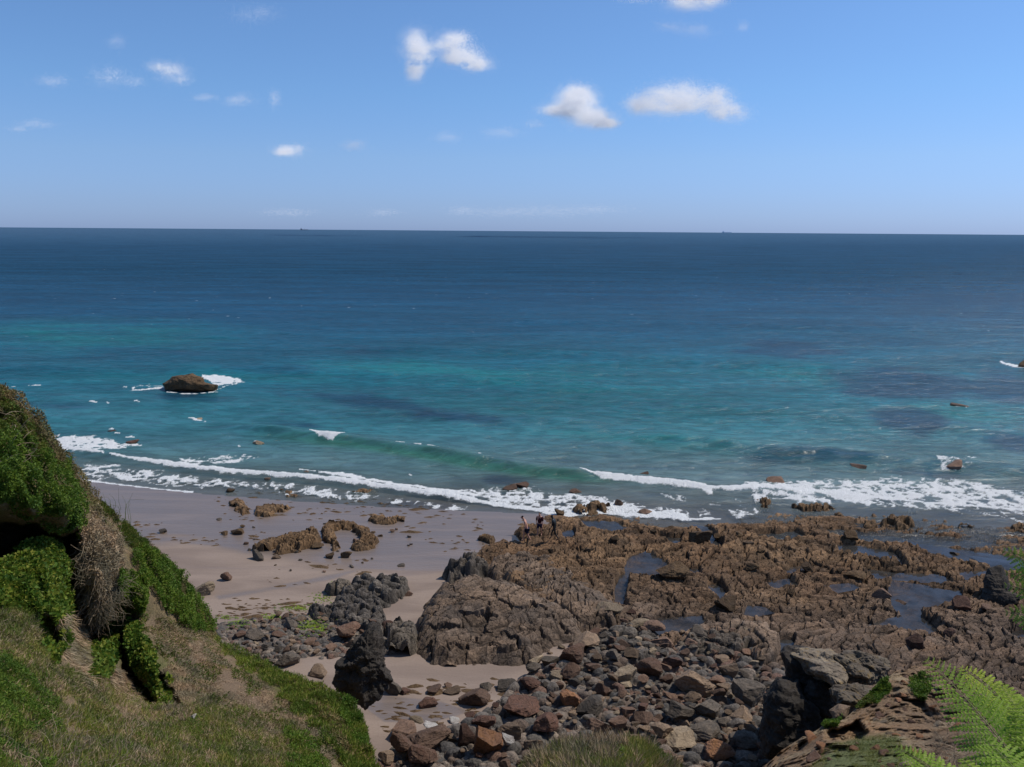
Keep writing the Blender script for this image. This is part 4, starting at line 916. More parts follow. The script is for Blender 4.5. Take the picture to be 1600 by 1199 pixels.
CP = [
 # left silhouette
 (-100, 560, 27), (0, 600, 30), (60, 655, 31), (110, 722, 33), (150, 778, 35), (215, 834, 37.5), (280, 893, 40), (325, 955, 42), (340, 990, 42.5), (385, 1024, 39), (430, 1046, 36), (480, 1068, 34), (520, 1084, 32.5), (560, 1115, 31), (575, 1160, 29), (600, 1215, 26),
 # upper bush belt
 (0, 700, 27), (0, 790, 25.2), (50, 800, 26.2), (100, 805, 27.5), (60, 730, 28.5), (100, 760, 30.5), (130, 800, 30.5), (30, 650, 29),
 # recess under the bush
 (0, 832, 28.0), (50, 836, 28.8), (85, 850, 29.2), (110, 870, 30.8), (112, 920, 31.5), (122, 965, 31.5), (20, 860, 27.5),
 # ivy and ribs
 (20, 900, 24.5), (60, 880, 25.6), (90, 900, 26.3), (60, 950, 24.2), (100, 960, 25.3), (100, 1020, 24.0), (130, 1045, 23.5),
 # dead twig dome
 (150, 805, 33.0), (150, 850, 31.0), (150, 900, 29.6), (145, 945, 29.6), (182, 880, 31.0), (165, 960, 30.2), (158, 990, 32.8), (135, 990, 31.0),
 # middle bush, gully, ivy rib
 (205, 900, 32.5), (218, 940, 31.5), (190, 960, 33.0), (195, 1000, 30.5), (225, 1000, 30.6), (232, 1050, 29.0), (205, 1060, 30.2), (250, 1100, 27.0), (275, 1110, 25.6), (165, 1050, 26.0), (215, 1080, 29.0),
 # bright bush, brown slope
 (240, 870, 37.0), (270, 930, 36.5), (310, 970, 38.5), (260, 980, 34.5), (310, 1020, 34.5), (370, 1060, 32.5), (300, 1080, 29), (420, 1110, 29), (360, 1130, 25.5), (480, 1110, 30), (520, 1140, 28), (480, 1180, 24.5), (440, 1140, 27.5), (540, 1190, 26),
 # lower slope
 (0, 1000, 20.5), (0, 1100, 15.5), (0, 1199, 11.5), (100, 1100, 19), (120, 1199, 14), (200, 1150, 19), (250, 1199, 16.5), (350, 1199, 19), (0, 1350, 6.5), (250, 1350, 8), (500, 1350, 10), (0, 1600, 3.6), (500, 1600, 3.8),
 (-260, 700, 22), (-260, 900, 18), (-260, 1100, 12), (-260, 1300, 6),
 # middle hump
 (700, 1240, 16), (840, 1178, 11.5), (920, 1158, 11.2), (1010, 1162, 11.2), (1060, 1200, 12), (920, 1199, 9.6), (900, 1350, 5.5), (900, 1600, 3.4), (1120, 1214, 19),
 # right earth mound
 (1190, 1200, 23.5), (1225, 1170, 24), (1285, 1136, 24.5), (1320, 1124, 25), (1352, 1092, 26.2), (1400, 1050, 28), (1440, 1042, 28.5), (1475, 1070, 26.5), (1530, 1116, 23), (1640, 1120, 20), (1900, 1100, 18),
 (1300, 1160, 21.5), (1360, 1130, 23.6), (1350, 1146, 22.2), (1290, 1150, 22.3), (1420, 1120, 23.5), (1450, 1160, 20.5), (1300, 1199, 18.5), (1230, 1199, 20.5), (1400, 1199, 17.5), (1500, 1180, 17), (1600, 1199, 12), (1300, 1350, 8), (1650, 1350, 5.5), (1300, 1600, 3.8), (1700, 1600, 3.4), (1900, 1300, 8),
]
CP = np.array(CP, float)
_n = len(CP); _A = np.zeros((_n + 3, _n + 3)); _d = np.hypot(CP[:, 0][:, None] - CP[:, 0], CP[:, 1][:, None] - CP[:, 1])
_A[:_n, :_n] = _d; _A[:_n, _n] = 1; _A[:_n, _n + 1] = CP[:, 0] / 500; _A[:_n, _n + 2] = CP[:, 1] / 500; _A[_n:, :_n] = _A[:_n, _n:].T
_A[np.arange(_n), np.arange(_n)] -= 0.6
_w = np.linalg.solve(_A, np.r_[CP[:, 2], 0, 0, 0])
CAVES = [([(-40, 812), (60, 822), (95, 842), (126, 832), (120, 862), (113, 888), (98, 852), (50, 842), (25, 862), (-40, 890)], 3.0),
 ([(108, 880), (121, 895), (126, 940), (150, 976), (163, 992), (160, 1006), (140, 1000), (118, 962), (110, 930)], 3.0),
 ([(184, 980), (196, 985), (202, 1038), (218, 1062), (254, 1100), (238, 1104), (208, 1078), (188, 1050), (180, 1010)], 2.2),
 ([(60, 958), (92, 975), (96, 1020), (84, 1044), (66, 1010)], 1.6),
 ([(232, 1030), (248, 1045), (284, 1098), (274, 1108), (250, 1085)], 1.2),
 ([(1286, 1158), (1300, 1140), (1338, 1126), (1356, 1140), (1350, 1156), (1320, 1160)], 1.6),
 ([(1240, 1166), (1262, 1156), (1262, 1166), (1244, 1178)], .8), ([(1400, 1092), (1440, 1090), (1470, 1120), (1455, 1124), (1425, 1106)], .8)]
def hillD(px, py, det=True):
    px = np.asarray(px, float); py = np.asarray(py, float); D = _w[_n] + _w[_n + 1] * px / 500 + _w[_n + 2] * py / 500
    for i in range(_n): D = D + _w[i] * np.hypot(px - CP[i, 0], py - CP[i, 1])
    D = np.maximum(D, 2.6)
    jx = px + 5 * vn(px / 11, py / 11, seed=71); jy = py + 5 * vn(px / 11, py / 11, seed=72)
    for P_, dd in CAVES: D = D + dd * sstep(-2, 5, polydist(jx, jy, P_))
    if det:
        W = unproj(px, py, D); x, y, z = W[..., 0], W[..., 1], W[..., 2]
        k = np.clip(D / 20, 0.15, 1)
        D = D - k * (0.55 * fbm(x / 1.6, y / 1.6, z / 1.6, o=4, seed=500) + 0.30 * ridged(x / 1.2 + z * .3, y / 3.0, z / 3.5, o=3, seed=505) - 0.1)
        er = sstep(1080, 1110, px) * k
        D = D - er * (0.40 * fbm(x / 0.8, y / .8, z / .6, o=5, seed=509, gain=.65) + 0.22 * fbm(x / .22, y / .22, z / .2, o=3, seed=519, gain=.7) + 0.1 * fbm(x / .2, y / .2, z / .2, o=2, seed=511))
    return D
cx = np.arange(-260, 1901, 2.4); sil = np.interp(cx, SIL[:, 0], SIL[:, 1]) + 3 * fbm(cx / 14, cx * 0, o=3, seed=8)
def silf(x): return np.interp(x, cx, sil)
rows_ = 330
sv = np.r_[0, np.cumsum(np.r_[np.full(250, 1.0), np.geomspace(1.05, 6, rows_ - 250)])]; sv = sv / sv[-1]
PXh = np.repeat(cx[None], len(sv), 0); PYh = sil[None] + (1600 - sil[None]) * sv[:, None]
Dh = hillD(PXh, PYh); W = unproj(PXh, PYh, Dh)
back = []
top = W[0].copy(); out = top - CAM; out[:, 2] = 0; out /= np.linalg.norm(out, axis=1, keepdims=True)
for k in range(1, 20):
    q = top + out * (0.30 * k + 0.25) + np.array([0, 0, -1.0]) * (k * 1.05 - .5); 
    q[:, 2] += .3 * fbm(q[:, 0], q[:, 1], q[:, 2], o=2, seed=4); q[:, 2] = np.maximum(q[:, 2], zb(q[:, 0], q[:, 1]) - 1.2); back.append(q)
W = np.concatenate([np.array(back[::-1]), W], 0)
x, y, z = W[..., 0], W[..., 1], W[..., 2]
hpx, hpy = project(x, y, z)
soil = rockcol(x, y + z, z, 600, (0.22, 0.16, 0.10), (0.15, 0.13, 0.065), (0.10, 0.11, 0.04))
bare = sstep(-10, 20, polydist(hpx, hpy, [(215, 960), (290, 980), (345, 1015), (430, 1085), (450, 1140), (380, 1110), (300, 1070), (240, 1010)]) + 12 * fbm(x, y, z, o=2, seed=3))[..., None]
soil = soil * (1 - bare) + np.array((0.20, 0.145, 0.10)) * bare
rr = sstep(1070, 1110, hpx)[..., None]; g = sstep(-12, 14, polydist(hpx, hpy, [(1260, 1215), (1290, 1172), (1340, 1150), (1400, 1150), (1440, 1180), (1450, 1230)]) + 14 * fbm(x * 2, y * 2, z * 2, o=3, seed=6))[..., None]
earth = rockcol(x, y, z, 620, (0.273, 0.176, 0.106), (0.202, 0.142, 0.094), (0.344, 0.282, 0.188)) * (1 - g) + np.array((0.132, 0.152, 0.069)) * g
soil = soil * (1 - rr) + earth * rr
M['soil'] = rock_mat("hillside_soil", None, None, None, 2.6, 0.9, True, rough=0.95, spec=0.1)
hill = mesh("hillside", W.reshape(-1, 3), gridfaces(*W.shape[:2])[:, ::-1], M['soil'], attrs={'col': soil.reshape(-1, 3)})
tag(hill, kind='structure')

# ------------------------------------------------------------------ foliage
M['heath'] = leaf_mat("heath_leaf", [(0.060, 0.098, 0.014), (0.090, 0.143, 0.022), (0.128, 0.163, 0.030), (0.180, 0.130, 0.048)])
M['bushleaf'] = leaf_mat("bush_leaf", [(0.045, 0.094, 0.013), (0.075, 0.144, 0.018), (0.112, 0.188, 0.024), (0.150, 0.213, 0.033)])
M['brightleaf'] = leaf_mat("bright_bush_leaf", [(0.061, 0.118, 0.014), (0.088, 0.168, 0.018), (0.121, 0.202, 0.024), (0.162, 0.190, 0.040)])
M['ivy'] = leaf_mat("ivy_leaf", [(0.040, 0.093, 0.013), (0.079, 0.153, 0.018), (0.147, 0.207, 0.027), (0.225, 0.240, 0.041)], spec=0.2, rough=0.6)
M['grass'] = leaf_mat("slope_grass", [(0.115, 0.156, 0.030), (0.172, 0.206, 0.045), (0.230, 0.231, 0.065), (0.299, 0.256, 0.110)], 0.25)
M['greengrass'] = leaf_mat("green_grass", [(0.09, 0.15, 0.02), (0.13, 0.20, 0.025), (0.18, 0.22, 0.035), (0.24, 0.21, 0.07)], 0.3)
M['dry'] = leaf_mat("dead_stems", [(0.24, 0.175, 0.115), (0.32, 0.24, 0.16), (0.40, 0.315, 0.22), (0.17, 0.12, 0.08)], 0.1)
M['twig'] = leaf_mat("grey_twigs", [(0.27, 0.215, 0.16), (0.36, 0.30, 0.23), (0.19, 0.15, 0.11)], 0.05)
M['heather'] = leaf_mat("brown_heath", [(0.16, 0.11, 0.055), (0.20, 0.15, 0.07), (0.12, 0.14, 0.04), (0.26, 0.185, 0.10)], 0.15)

def leaves(P, size, asp=0.6, up=0.0, lay=None, bend=0.0):
    """P (n,3) points -> diamond leaves / blades; up 0..1 how upright"""
    n = len(P); a = rng.normal(size=(n, 3)); 
    a[:, 2] = a[:, 2] * (1 - up) + up * 2.2
    if lay is not None: a = a + np.array(lay)
    a /= np.linalg.norm(a, axis=1, keepdims=True)
    b = rng.normal(size=(n, 3)); b -= (b * a).sum(1, keepdims=True) * a; b /= np.linalg.norm(b, axis=1, keepdims=True)
    s = size * rng.uniform(0.6, 1.5, (n, 1)); h = a * s; q = b * s * asp * 0.5
    V = np.stack([P, P + h * 0.45 + q, P + h, P + h * 0.45 - q], 1).reshape(-1, 3)
    return V, np.arange(4 * n).reshape(n, 4)
def sample_poly(poly, n, clump=0.0, seed=1, behind=False):
    P = np.array(poly, float); out = []; tot = 0
    while tot < n:
        x = rng.uniform(P[:, 0].min(), P[:, 0].max(), n * 2); y = rng.uniform(P[:, 1].min(), P[:, 1].max(), n * 2)
        k = polydist(x, y, P) + 7 * vn(x / 14, y / 14, seed=seed + 3) + 4 * vn(x / 5, y / 5, seed=seed + 4) > 0
        k &= (y > silf(x) - 1)
        if clump: k &= (fbm(x / 22, y / 22, o=3, seed=seed) * 2 + rng.uniform(-1, 1, len(x)) * (1 - clump) > -0.25 * clump)
        if not k.any(): break
        out.append(np.stack([x[k], y[k]], 1)); tot += k.sum()
    return np.concatenate(out)[:n]
def foliage(name, mat, poly, n, size, asp, thick=0.3, up=0.0, clump=0.3, seed=1, lay=None, lump=0.0):
    q = sample_poly(poly, n, clump, seed); D = hillD(q[:, 0], q[:, 1]); P = unproj(q[:, 0], q[:, 1], D)
    nrm = (CAM - P); nrm /= np.linalg.norm(nrm, axis=1, keepdims=True); nrm = nrm * 0.7 + np.array([.25, 0, .6])
    lp = np.clip(0.5 + lump * fbm(P[:, 0] / .7, P[:, 1] / .7, P[:, 2] / .7, o=2, seed=seed + 9) * 1.6, 0.0, 1.6)
    P = P + nrm * (thick * lp * rng.uniform(0.15, 1, n) ** 0.6)[:, None]
    V, F = leaves(P, size, asp, up, lay)
    return mesh(name, V, F, M[mat], smooth=False)
def thing_bush(mat, poly, n, size, label, thick=.7, seed=1, asp=.55, lump=.7, cat='bush', name='bush', up=0.1):
    o = foliage(name, mat, poly, n, size, asp, thick, up, 0.0, seed, lump=lump); return tag(o, label, cat)

BELT = [(-20, 585), (60, 650), (112, 720), (150, 775), (185, 808), (150, 815), (135, 800), (128, 828), (95, 832), (60, 812), (-20, 806)]
thing_bush('bushleaf', [(-20, 700), (40, 690), (70, 720), (110, 745), (135, 790), (134, 832), (100, 846), (60, 826), (-20, 820)], 30000, 0.085, "dense dark green bush overhanging the shaded hollow on the left cliff", 0.9, 11)
thing_bush('heather', [(-20, 590), (60, 650), (112, 720), (150, 775), (185, 808), (150, 815), (130, 770), (90, 720), (40, 670), (-20, 640)], 14000, 0.08, "brown and olive heath shrub along the top edge of the left cliff", 0.6, 12, name='heath_shrub', cat='shrub', asp=.4)
thing_bush('heath', [(-20, 610), (50, 670), (95, 730), (60, 720), (20, 690), (-20, 700)], 14000, 0.075, "bushy green heath shrub above the dark green bush on the left cliff", 0.6, 13, name='heath_shrub', cat='shrub')
thing_bush('brightleaf', [(205, 865), (222, 862), (250, 880), (290, 905), (320, 950), (334, 985), (318, 992), (290, 982), (262, 960), (235, 925)], 24000, 0.085, "bright green low bush along the cliff edge above the sand", 0.8, 14)
thing_bush('brightleaf', [(186, 905), (205, 890), (226, 895), (230, 935), (215, 962), (190, 975), (180, 950)], 11000, 0.085, "rounded green bush to the right of the tangle of dead stems", 1.0, 15)
thing_bush('ivy', [(-20, 895), (30, 855), (50, 838), (98, 848), (112, 890), (116, 950), (90, 960), (60, 955), (-20, 950)], 15000, 0.095, "yellow green ivy patch spread under the shaded hollow", 0.35, 16, asp=.9, name='ivy', cat='ivy')
thing_bush('ivy', [(60, 950), (100, 950), (118, 965), (108, 1010), (90, 1040), (72, 1000)], 2600, 0.12, "dark ivy hanging on the rock below the yellow green patch", 0.3, 17, asp=.9, name='ivy', cat='ivy')
thing_bush('ivy', [(160, 978), (178, 970), (190, 985), (190, 1020), (170, 1060), (140, 1060), (146, 1010)], 3000, 0.12, "thin ivy trail just below the tangle of dead stems", 0.3, 18, asp=.9, name='ivy', cat='ivy')
thing_bush('ivy', [(192, 978), (212, 975), (232, 1010), (246, 1050), (275, 1095), (262, 1105), (235, 1085), (205, 1050), (192, 1010)], 6500, 0.12, "ivy covered rib running down the gully right of the dead stems", 0.4, 19, asp=.9, name='ivy', cat='ivy')
thing_bush('bushleaf', [(-20, 1020), (30, 1045), (60, 1070), (90, 1120), (96, 1150), (60, 1150), (-20, 1140)], 14000, 0.055, "dark green gorse bush on the left edge of the lower slope", 0.5, 20, asp=.35, name='gorse_bush')
thing_bush('bushleaf', [(-20, 1150), (30, 1155), (62, 1180), (80, 1230), (-20, 1230)], 9000, 0.045, "second gorse bush in the very bottom left corner", 0.4, 21, asp=.35, name='gorse_bush')
G2 = [(330, 992), (350, 1000), (430, 1040), (520, 1078), (565, 1105), (580, 1160), (600, 1215), (575, 1230), (530, 1190), (500, 1150), (460, 1118), (440, 1085), (420, 1068), (370, 1035), (345, 1018)]
thing_bush('greengrass', G2, 30000, 0.15, "bright green grass bank falling to the sandy cove", 0.30, 22, asp=.18, lump=.9, name='grass_bank', cat='grass', up=.6)
for i, (pl, lab) in enumerate([
 ([(540, 1095), (566, 1110), (574, 1150), (570, 1180), (550, 1150), (530, 1115)], "round green tussock at the nose of the grass bank"),
 ([(440, 1150), (480, 1140), (500, 1180), (520, 1230), (450, 1230)], "bright green tussock at the bottom of the grass bank"),
 ([(600, 1000)] * 3, None)]):
    if lab: thing_bush('brightleaf', pl, 6000, 0.09, lab, 0.5, 30 + i, asp=.3, name='grass_tussock', cat='tussock', up=.4)
thing_bush('heather', [(560, 1150), (575, 1190), (560, 1200), (520, 1170), (500, 1120), (470, 1100), (500, 1100), (540, 1140)], 3500, 0.12, "brown withered patch on the green grass bank", 0.35, 34, asp=.2, name='withered_grass', cat='grass', up=.4)

LOW = [(-20, 950), (60, 960), (100, 1040), (140, 1060), (200, 1070), (260, 1110), (330, 1090), (420, 1120), (460, 1130), (520, 1230), (-20, 1230)]
tag(foliage("slope_grass", 'grass', LOW, 75000, 0.085, 0.16, .10, .55, .35, 41), "rough olive grass and weeds covering the lower left slope", "grass", kind='stuff')
tag(foliage("tall_grass", 'greengrass', LOW, 11000, 0.20, 0.06, .12, .7, .8, 40), "tufts of taller green grass on the lower left slope", "grass", kind='stuff')
tag(foliage("slope_weeds", 'heath', LOW, 44000, 0.05, 0.7, .10, .2, .6, 42), "small leafy weeds scattered through the lower slope grass", "weeds", kind='stuff')
tag(foliage("dead_stems", 'dry', LOW + [], 44000, 0.13, 0.08, .12, .1, .7, 43), "dead straw coloured stems lying on the lower slope", "dead grass", kind='stuff')
DRYP = [(215, 955), (290, 975), (335, 1000), (350, 1030), (430, 1085), (470, 1105), (520, 1150), (540, 1200), (500, 1190), (455, 1150), (430, 1150), (380, 1110), (300, 1080), (250, 1020)]
tag(foliage("dry_grass", 'dry', DRYP, 26000, 0.14, 0.09, .14, .25, .2, 44, lay=(.5, 0, -.6)), "dry brown grass on the slope between the bushes and the beach", "dry grass", kind='stuff')
tag(foliage("dry_grass", 'dry', [(225, 1050), (300, 1040), (330, 1100), (290, 1130), (240, 1120)], 8000, 0.13, 0.09, .14, .3, .1, 57), "dry tufts around the foot of the ivy covered rib", "dry grass", kind='stuff')
tag(foliage("creeping_green", 'heath', DRYP, 9000, 0.08, 0.5, .12, .3, .8, 45), "patches of low green plants in the dry brown grass", "weeds", kind='stuff')
tag(foliage("hanging_straw", 'dry', [(90, 955), (125, 960), (145, 1040), (140, 1075), (110, 1060), (95, 1010)], 7000, 0.30, 0.05, .10, .0, .0, 46, lay=(.5, 0, -2.5)), "dry straw hanging down the steep rib under the hollow", "dry grass", kind='stuff')
tag(foliage("hanging_straw", 'dry', [(165, 1030), (200, 1060), (225, 1100), (190, 1095), (165, 1060)], 4000, 0.28, 0.05, .10, .0, .0, 47, lay=(.8, 0, -2.5)), "dry straw hanging beside the ivy covered rib", "dry grass", kind='stuff')
tag(foliage("edge_grass", 'heath', [(150, 778), (215, 830), (252, 864), (225, 868), (200, 850), (175, 815)], 12000, 0.10, 0.25, .35, .5, .2, 48), "mixed grass on the cliff edge beyond the dead stems", "grass", kind='stuff')
tag(foliage("edge_scrub", 'heather', [(215, 845), (250, 866), (300, 915), (325, 950), (345, 1000), (330, 1005), (300, 960), (245, 880)], 6000, 0.10, 0.25, .35, .3, .3, 49), "brown scrub fringe along the cliff edge over the sand", "scrub", kind='stuff')
# tangle of dead stems: curved grey twigs over a dome
def twigs(name, poly, n, L, rad, lay, seed, label, cat='dead shrub', thick=.5, mat='twig'):
    q = sample_poly(poly, n, 0, seed); P = unproj(q[:, 0], q[:, 1], hillD(q[:, 0], q[:, 1])); nr = CAM - P; nr /= np.linalg.norm(nr, axis=1, keepdims=True)
    P = P + nr * rng.uniform(0, thick, (n, 1)); Vs = []; Fs = []; a = rng.normal(size=(n, 3)) + np.array(lay); k = 6
    for i in range(n):
        d = a[i] / np.linalg.norm(a[i]); p = P[i].copy(); l = L * rng.uniform(.4, 1.4) / k; base = len(Vs) * 0
        ring = []
        for j in range(k + 1):
            r_ = rad * (1 - .7 * j / k); u = np.cross(d, (0.3, 0.9, 0.2)); u /= np.linalg.norm(u) + 1e-9; v = np.cross(d, u)
            ring.append([p + u * r_, p - .5 * u * r_ + .87 * v * r_, p - .5 * u * r_ - .87 * v * r_])
            d = d + rng.normal(size=3) * .28; d /= np.linalg.norm(d); p = p + d * l
        b = i * (k + 1) * 3; Vs.append(np.array(ring).reshape(-1, 3))
        for j in range(k):
            for m in range(3):
                Fs.append((b + j * 3 + m, b + j * 3 + (m + 1) % 3, b + (j + 1) * 3 + (m + 1) % 3, b + (j + 1) * 3 + m))
    return tag(mesh(name, np.concatenate(Vs), np.array(Fs), M[mat]), label, cat)
DOME = [(152, 795), (168, 820), (190, 850), (196, 890), (184, 930), (170, 965), (152, 978), (138, 955), (122, 935), (118, 890), (128, 840), (142, 810)]
twigs("dead_stem_tangle", DOME, 1900, 0.7, 0.013, (.1, 0, -1.8), 51, "bulging tangle of dead grey brown stems on the left cliff", thick=.35)
dm = foliage("dead_leaves", 'dry', DOME, 16000, 0.10, 0.35, .4, .0, .0, 52, lump=1.2); dm.parent = bpy.data.objects["dead_stem_tangle"]
twigs("bare_twigs", [(60, 1130), (140, 1110), (210, 1140), (200, 1230), (60, 1230)], 260, 0.6, 0.006, (1, 0, .3), 53, "pale bare twigs tangled on the bottom left slope")["kind"] = "stuff"
twigs("bare_branch", [(0, 640), (60, 680), (30, 740), (0, 760)], 45, 0.9, 0.014, (1, 0, .5), 54, "pale dead branches poking out of the heath at the left edge", thick=.8)["kind"] = "stuff"
twigs("tall_grass_stems", [(160, 800), (210, 832), (205, 845), (165, 815)], 26, 1.5, 0.012, (0.1, 0, 4), 55, "thin upright grass stems standing on the cliff edge", cat='grass', mat='heath', thick=.2)
0 and twigs("clinging_roots", [(0, 760), (20, 780), (20, 880), (0, 900)], 40, 0.8, 0.014, (0, 0, -1), 56, "pale roots hanging at the left edge of the hollow", thick=.4)
# middle grass tuft
TUFT = [(800, 1215), (818, 1192), (850, 1172), (900, 1158), (960, 1152), (1015, 1158), (1045, 1182), (1065, 1215), (1040, 1260), (820, 1260)]
tg = empty("grass_tuft", tuple(unproj(930, 1190, 10.0)[:]))
tag(tg, "grassy hump with green and dry blades at the bottom centre edge", "grass")
def child(o, par):
    o.parent = par; o.matrix_parent_inverse = Matrix.Translation(par.location).inverted(); return o
child(foliage("green_blades", 'grass', TUFT, 16000, 0.11, 0.07, .10, .8, .3, 61), tg)
child(foliage("green_leaves", 'brightleaf', TUFT, 5000, 0.05, 0.35, .10, .4, .9, 62), tg)
child(foliage("dry_blades", 'dry', TUFT, 14000, 0.14, 0.045, .08, .7, .5, 63), tg)
# right mound plants
thing_bush('bushleaf', [(1418, 1060), (1440, 1050), (1455, 1070), (1445, 1095), (1425, 1090)], 3000, 0.06, "small dark green shrub on the orange earth slope", .35, 70)
thing_bush('bushleaf', [(1358, 1068), (1380, 1062), (1390, 1085), (1370, 1100), (1352, 1088)], 3000, 0.06, "dark green clump between the pale rocks of the crag", .3, 71)
thing_bush('bushleaf', [(1288, 1118), (1300, 1108), (1312, 1128), (1305, 1140), (1284, 1140)], 2500, 0.06, "bright little clump at the top left of the red earth mound", .35, 72)
thing_bush('heath', [(1325, 1088), (1362, 1085), (1372, 1094), (1340, 1104), (1320, 1110)], 3000, 0.06, "mossy green strip along the top of the earth mound", .2, 73)
tag(foliage("mound_grass", 'grass', [(1230, 1215), (1300, 1170), (1350, 1150), (1400, 1150), (1440, 1180), (1450, 1230), (1230, 1230)], 12000, 0.05, .12, .05, .6, .9, 74), "thin yellow green grass on the red earth mound", "grass", kind='stuff')
RIGHTLOW = [(1480, 1150), (1530, 1130), (1600, 1118), (1650, 1120), (1650, 1300), (1430, 1300), (1440, 1215)]
twigs("dead_bracken", [(1450, 1150), (1540, 1130), (1620, 1130), (1620, 1230), (1470, 1230)], 420, 0.5, 0.006, (.5, 0, .4), 75, "grey dead stems under the green ferns on the right", cat='dead fern', thick=.35)["kind"] = "stuff"

# loose stones on the earth slope
for i in range(64):
    while True:
        x_ = random.uniform(1235, 1500); y_ = random.uniform(1050, 1199)
        if y_ > silf(x_) + 6 and (x_ > 1385 or random.random() < .3): break
    D_ = float(hillD(np.array([x_]), np.array([y_]))[0]); P_ = unproj(x_, y_, D_); r_ = random.uniform(.05, .17) * (2 if random.random() < .12 else 1)
    kd = random.choice(['pale', 'orange', 'brown', 'orange', 'rust']); key = (i % 26, kd)
    if key not in meshcache:
        o = mesh('stone', variants[i % 26][0], variants[i % 26][1], M[kd]); meshcache[key] = o.data
    else: o = bpy.data.objects.new('stone', meshcache[key]); COL.objects.link(o)
    o.location = P_ + (CAM - P_) / D_ * r_ * .2; o.scale = (r_, r_ * .8, r_ * .55); o.rotation_euler = (random.uniform(-.4, .4), random.uniform(-.4, .4), random.uniform(0, 6))
    for lx, ly, ln in sorted([(1435, 1070, 'small dark green shrub'), (1360, 1080, 'green clump by the crag'), (1460, 1050, 'long fern tip'), (1410, 1175, 'small fern tip'), (1330, 1170, 'yellow green grass'), (1350, 1140, 'hollow in the earth'), (1490, 1120, 'spreading fern'), (1400, 1050, 'crest of the earth slope')], key=lambda q: (q[0] - x_) ** 2 + (q[1] - y_) ** 2):
        dx, dy = x_ - lx, y_ - ly; w_ = ('right of' if dx > 0 else 'left of') if abs(dx) > abs(dy) else ('below' if dy > 0 else 'above')
        lb = f"{'small' if r_ < .1 else 'larger'} { {'pale': 'pale', 'orange': 'orange tan', 'brown': 'brown', 'rust': 'reddish'}[kd]} stone on orange earth {w_} the {ln}"
        if lb not in used_labels: break
    used_labels.add(lb); tag(o, lb, 'stone', 'stones on the crumbling earth slope')
P_ = unproj(300, 1122, float(hillD(np.array([300.]), np.array([1122.]))[0]) - .15)
o = mesh("white_stone", variants[3][0] * np.array([.16, .1, .08]), variants[3][1], M['white']); o.location = P_; o.rotation_euler = (0, -.5, 0); tag(o, "small bright white stone lying in the grass of the left slope", "stone")

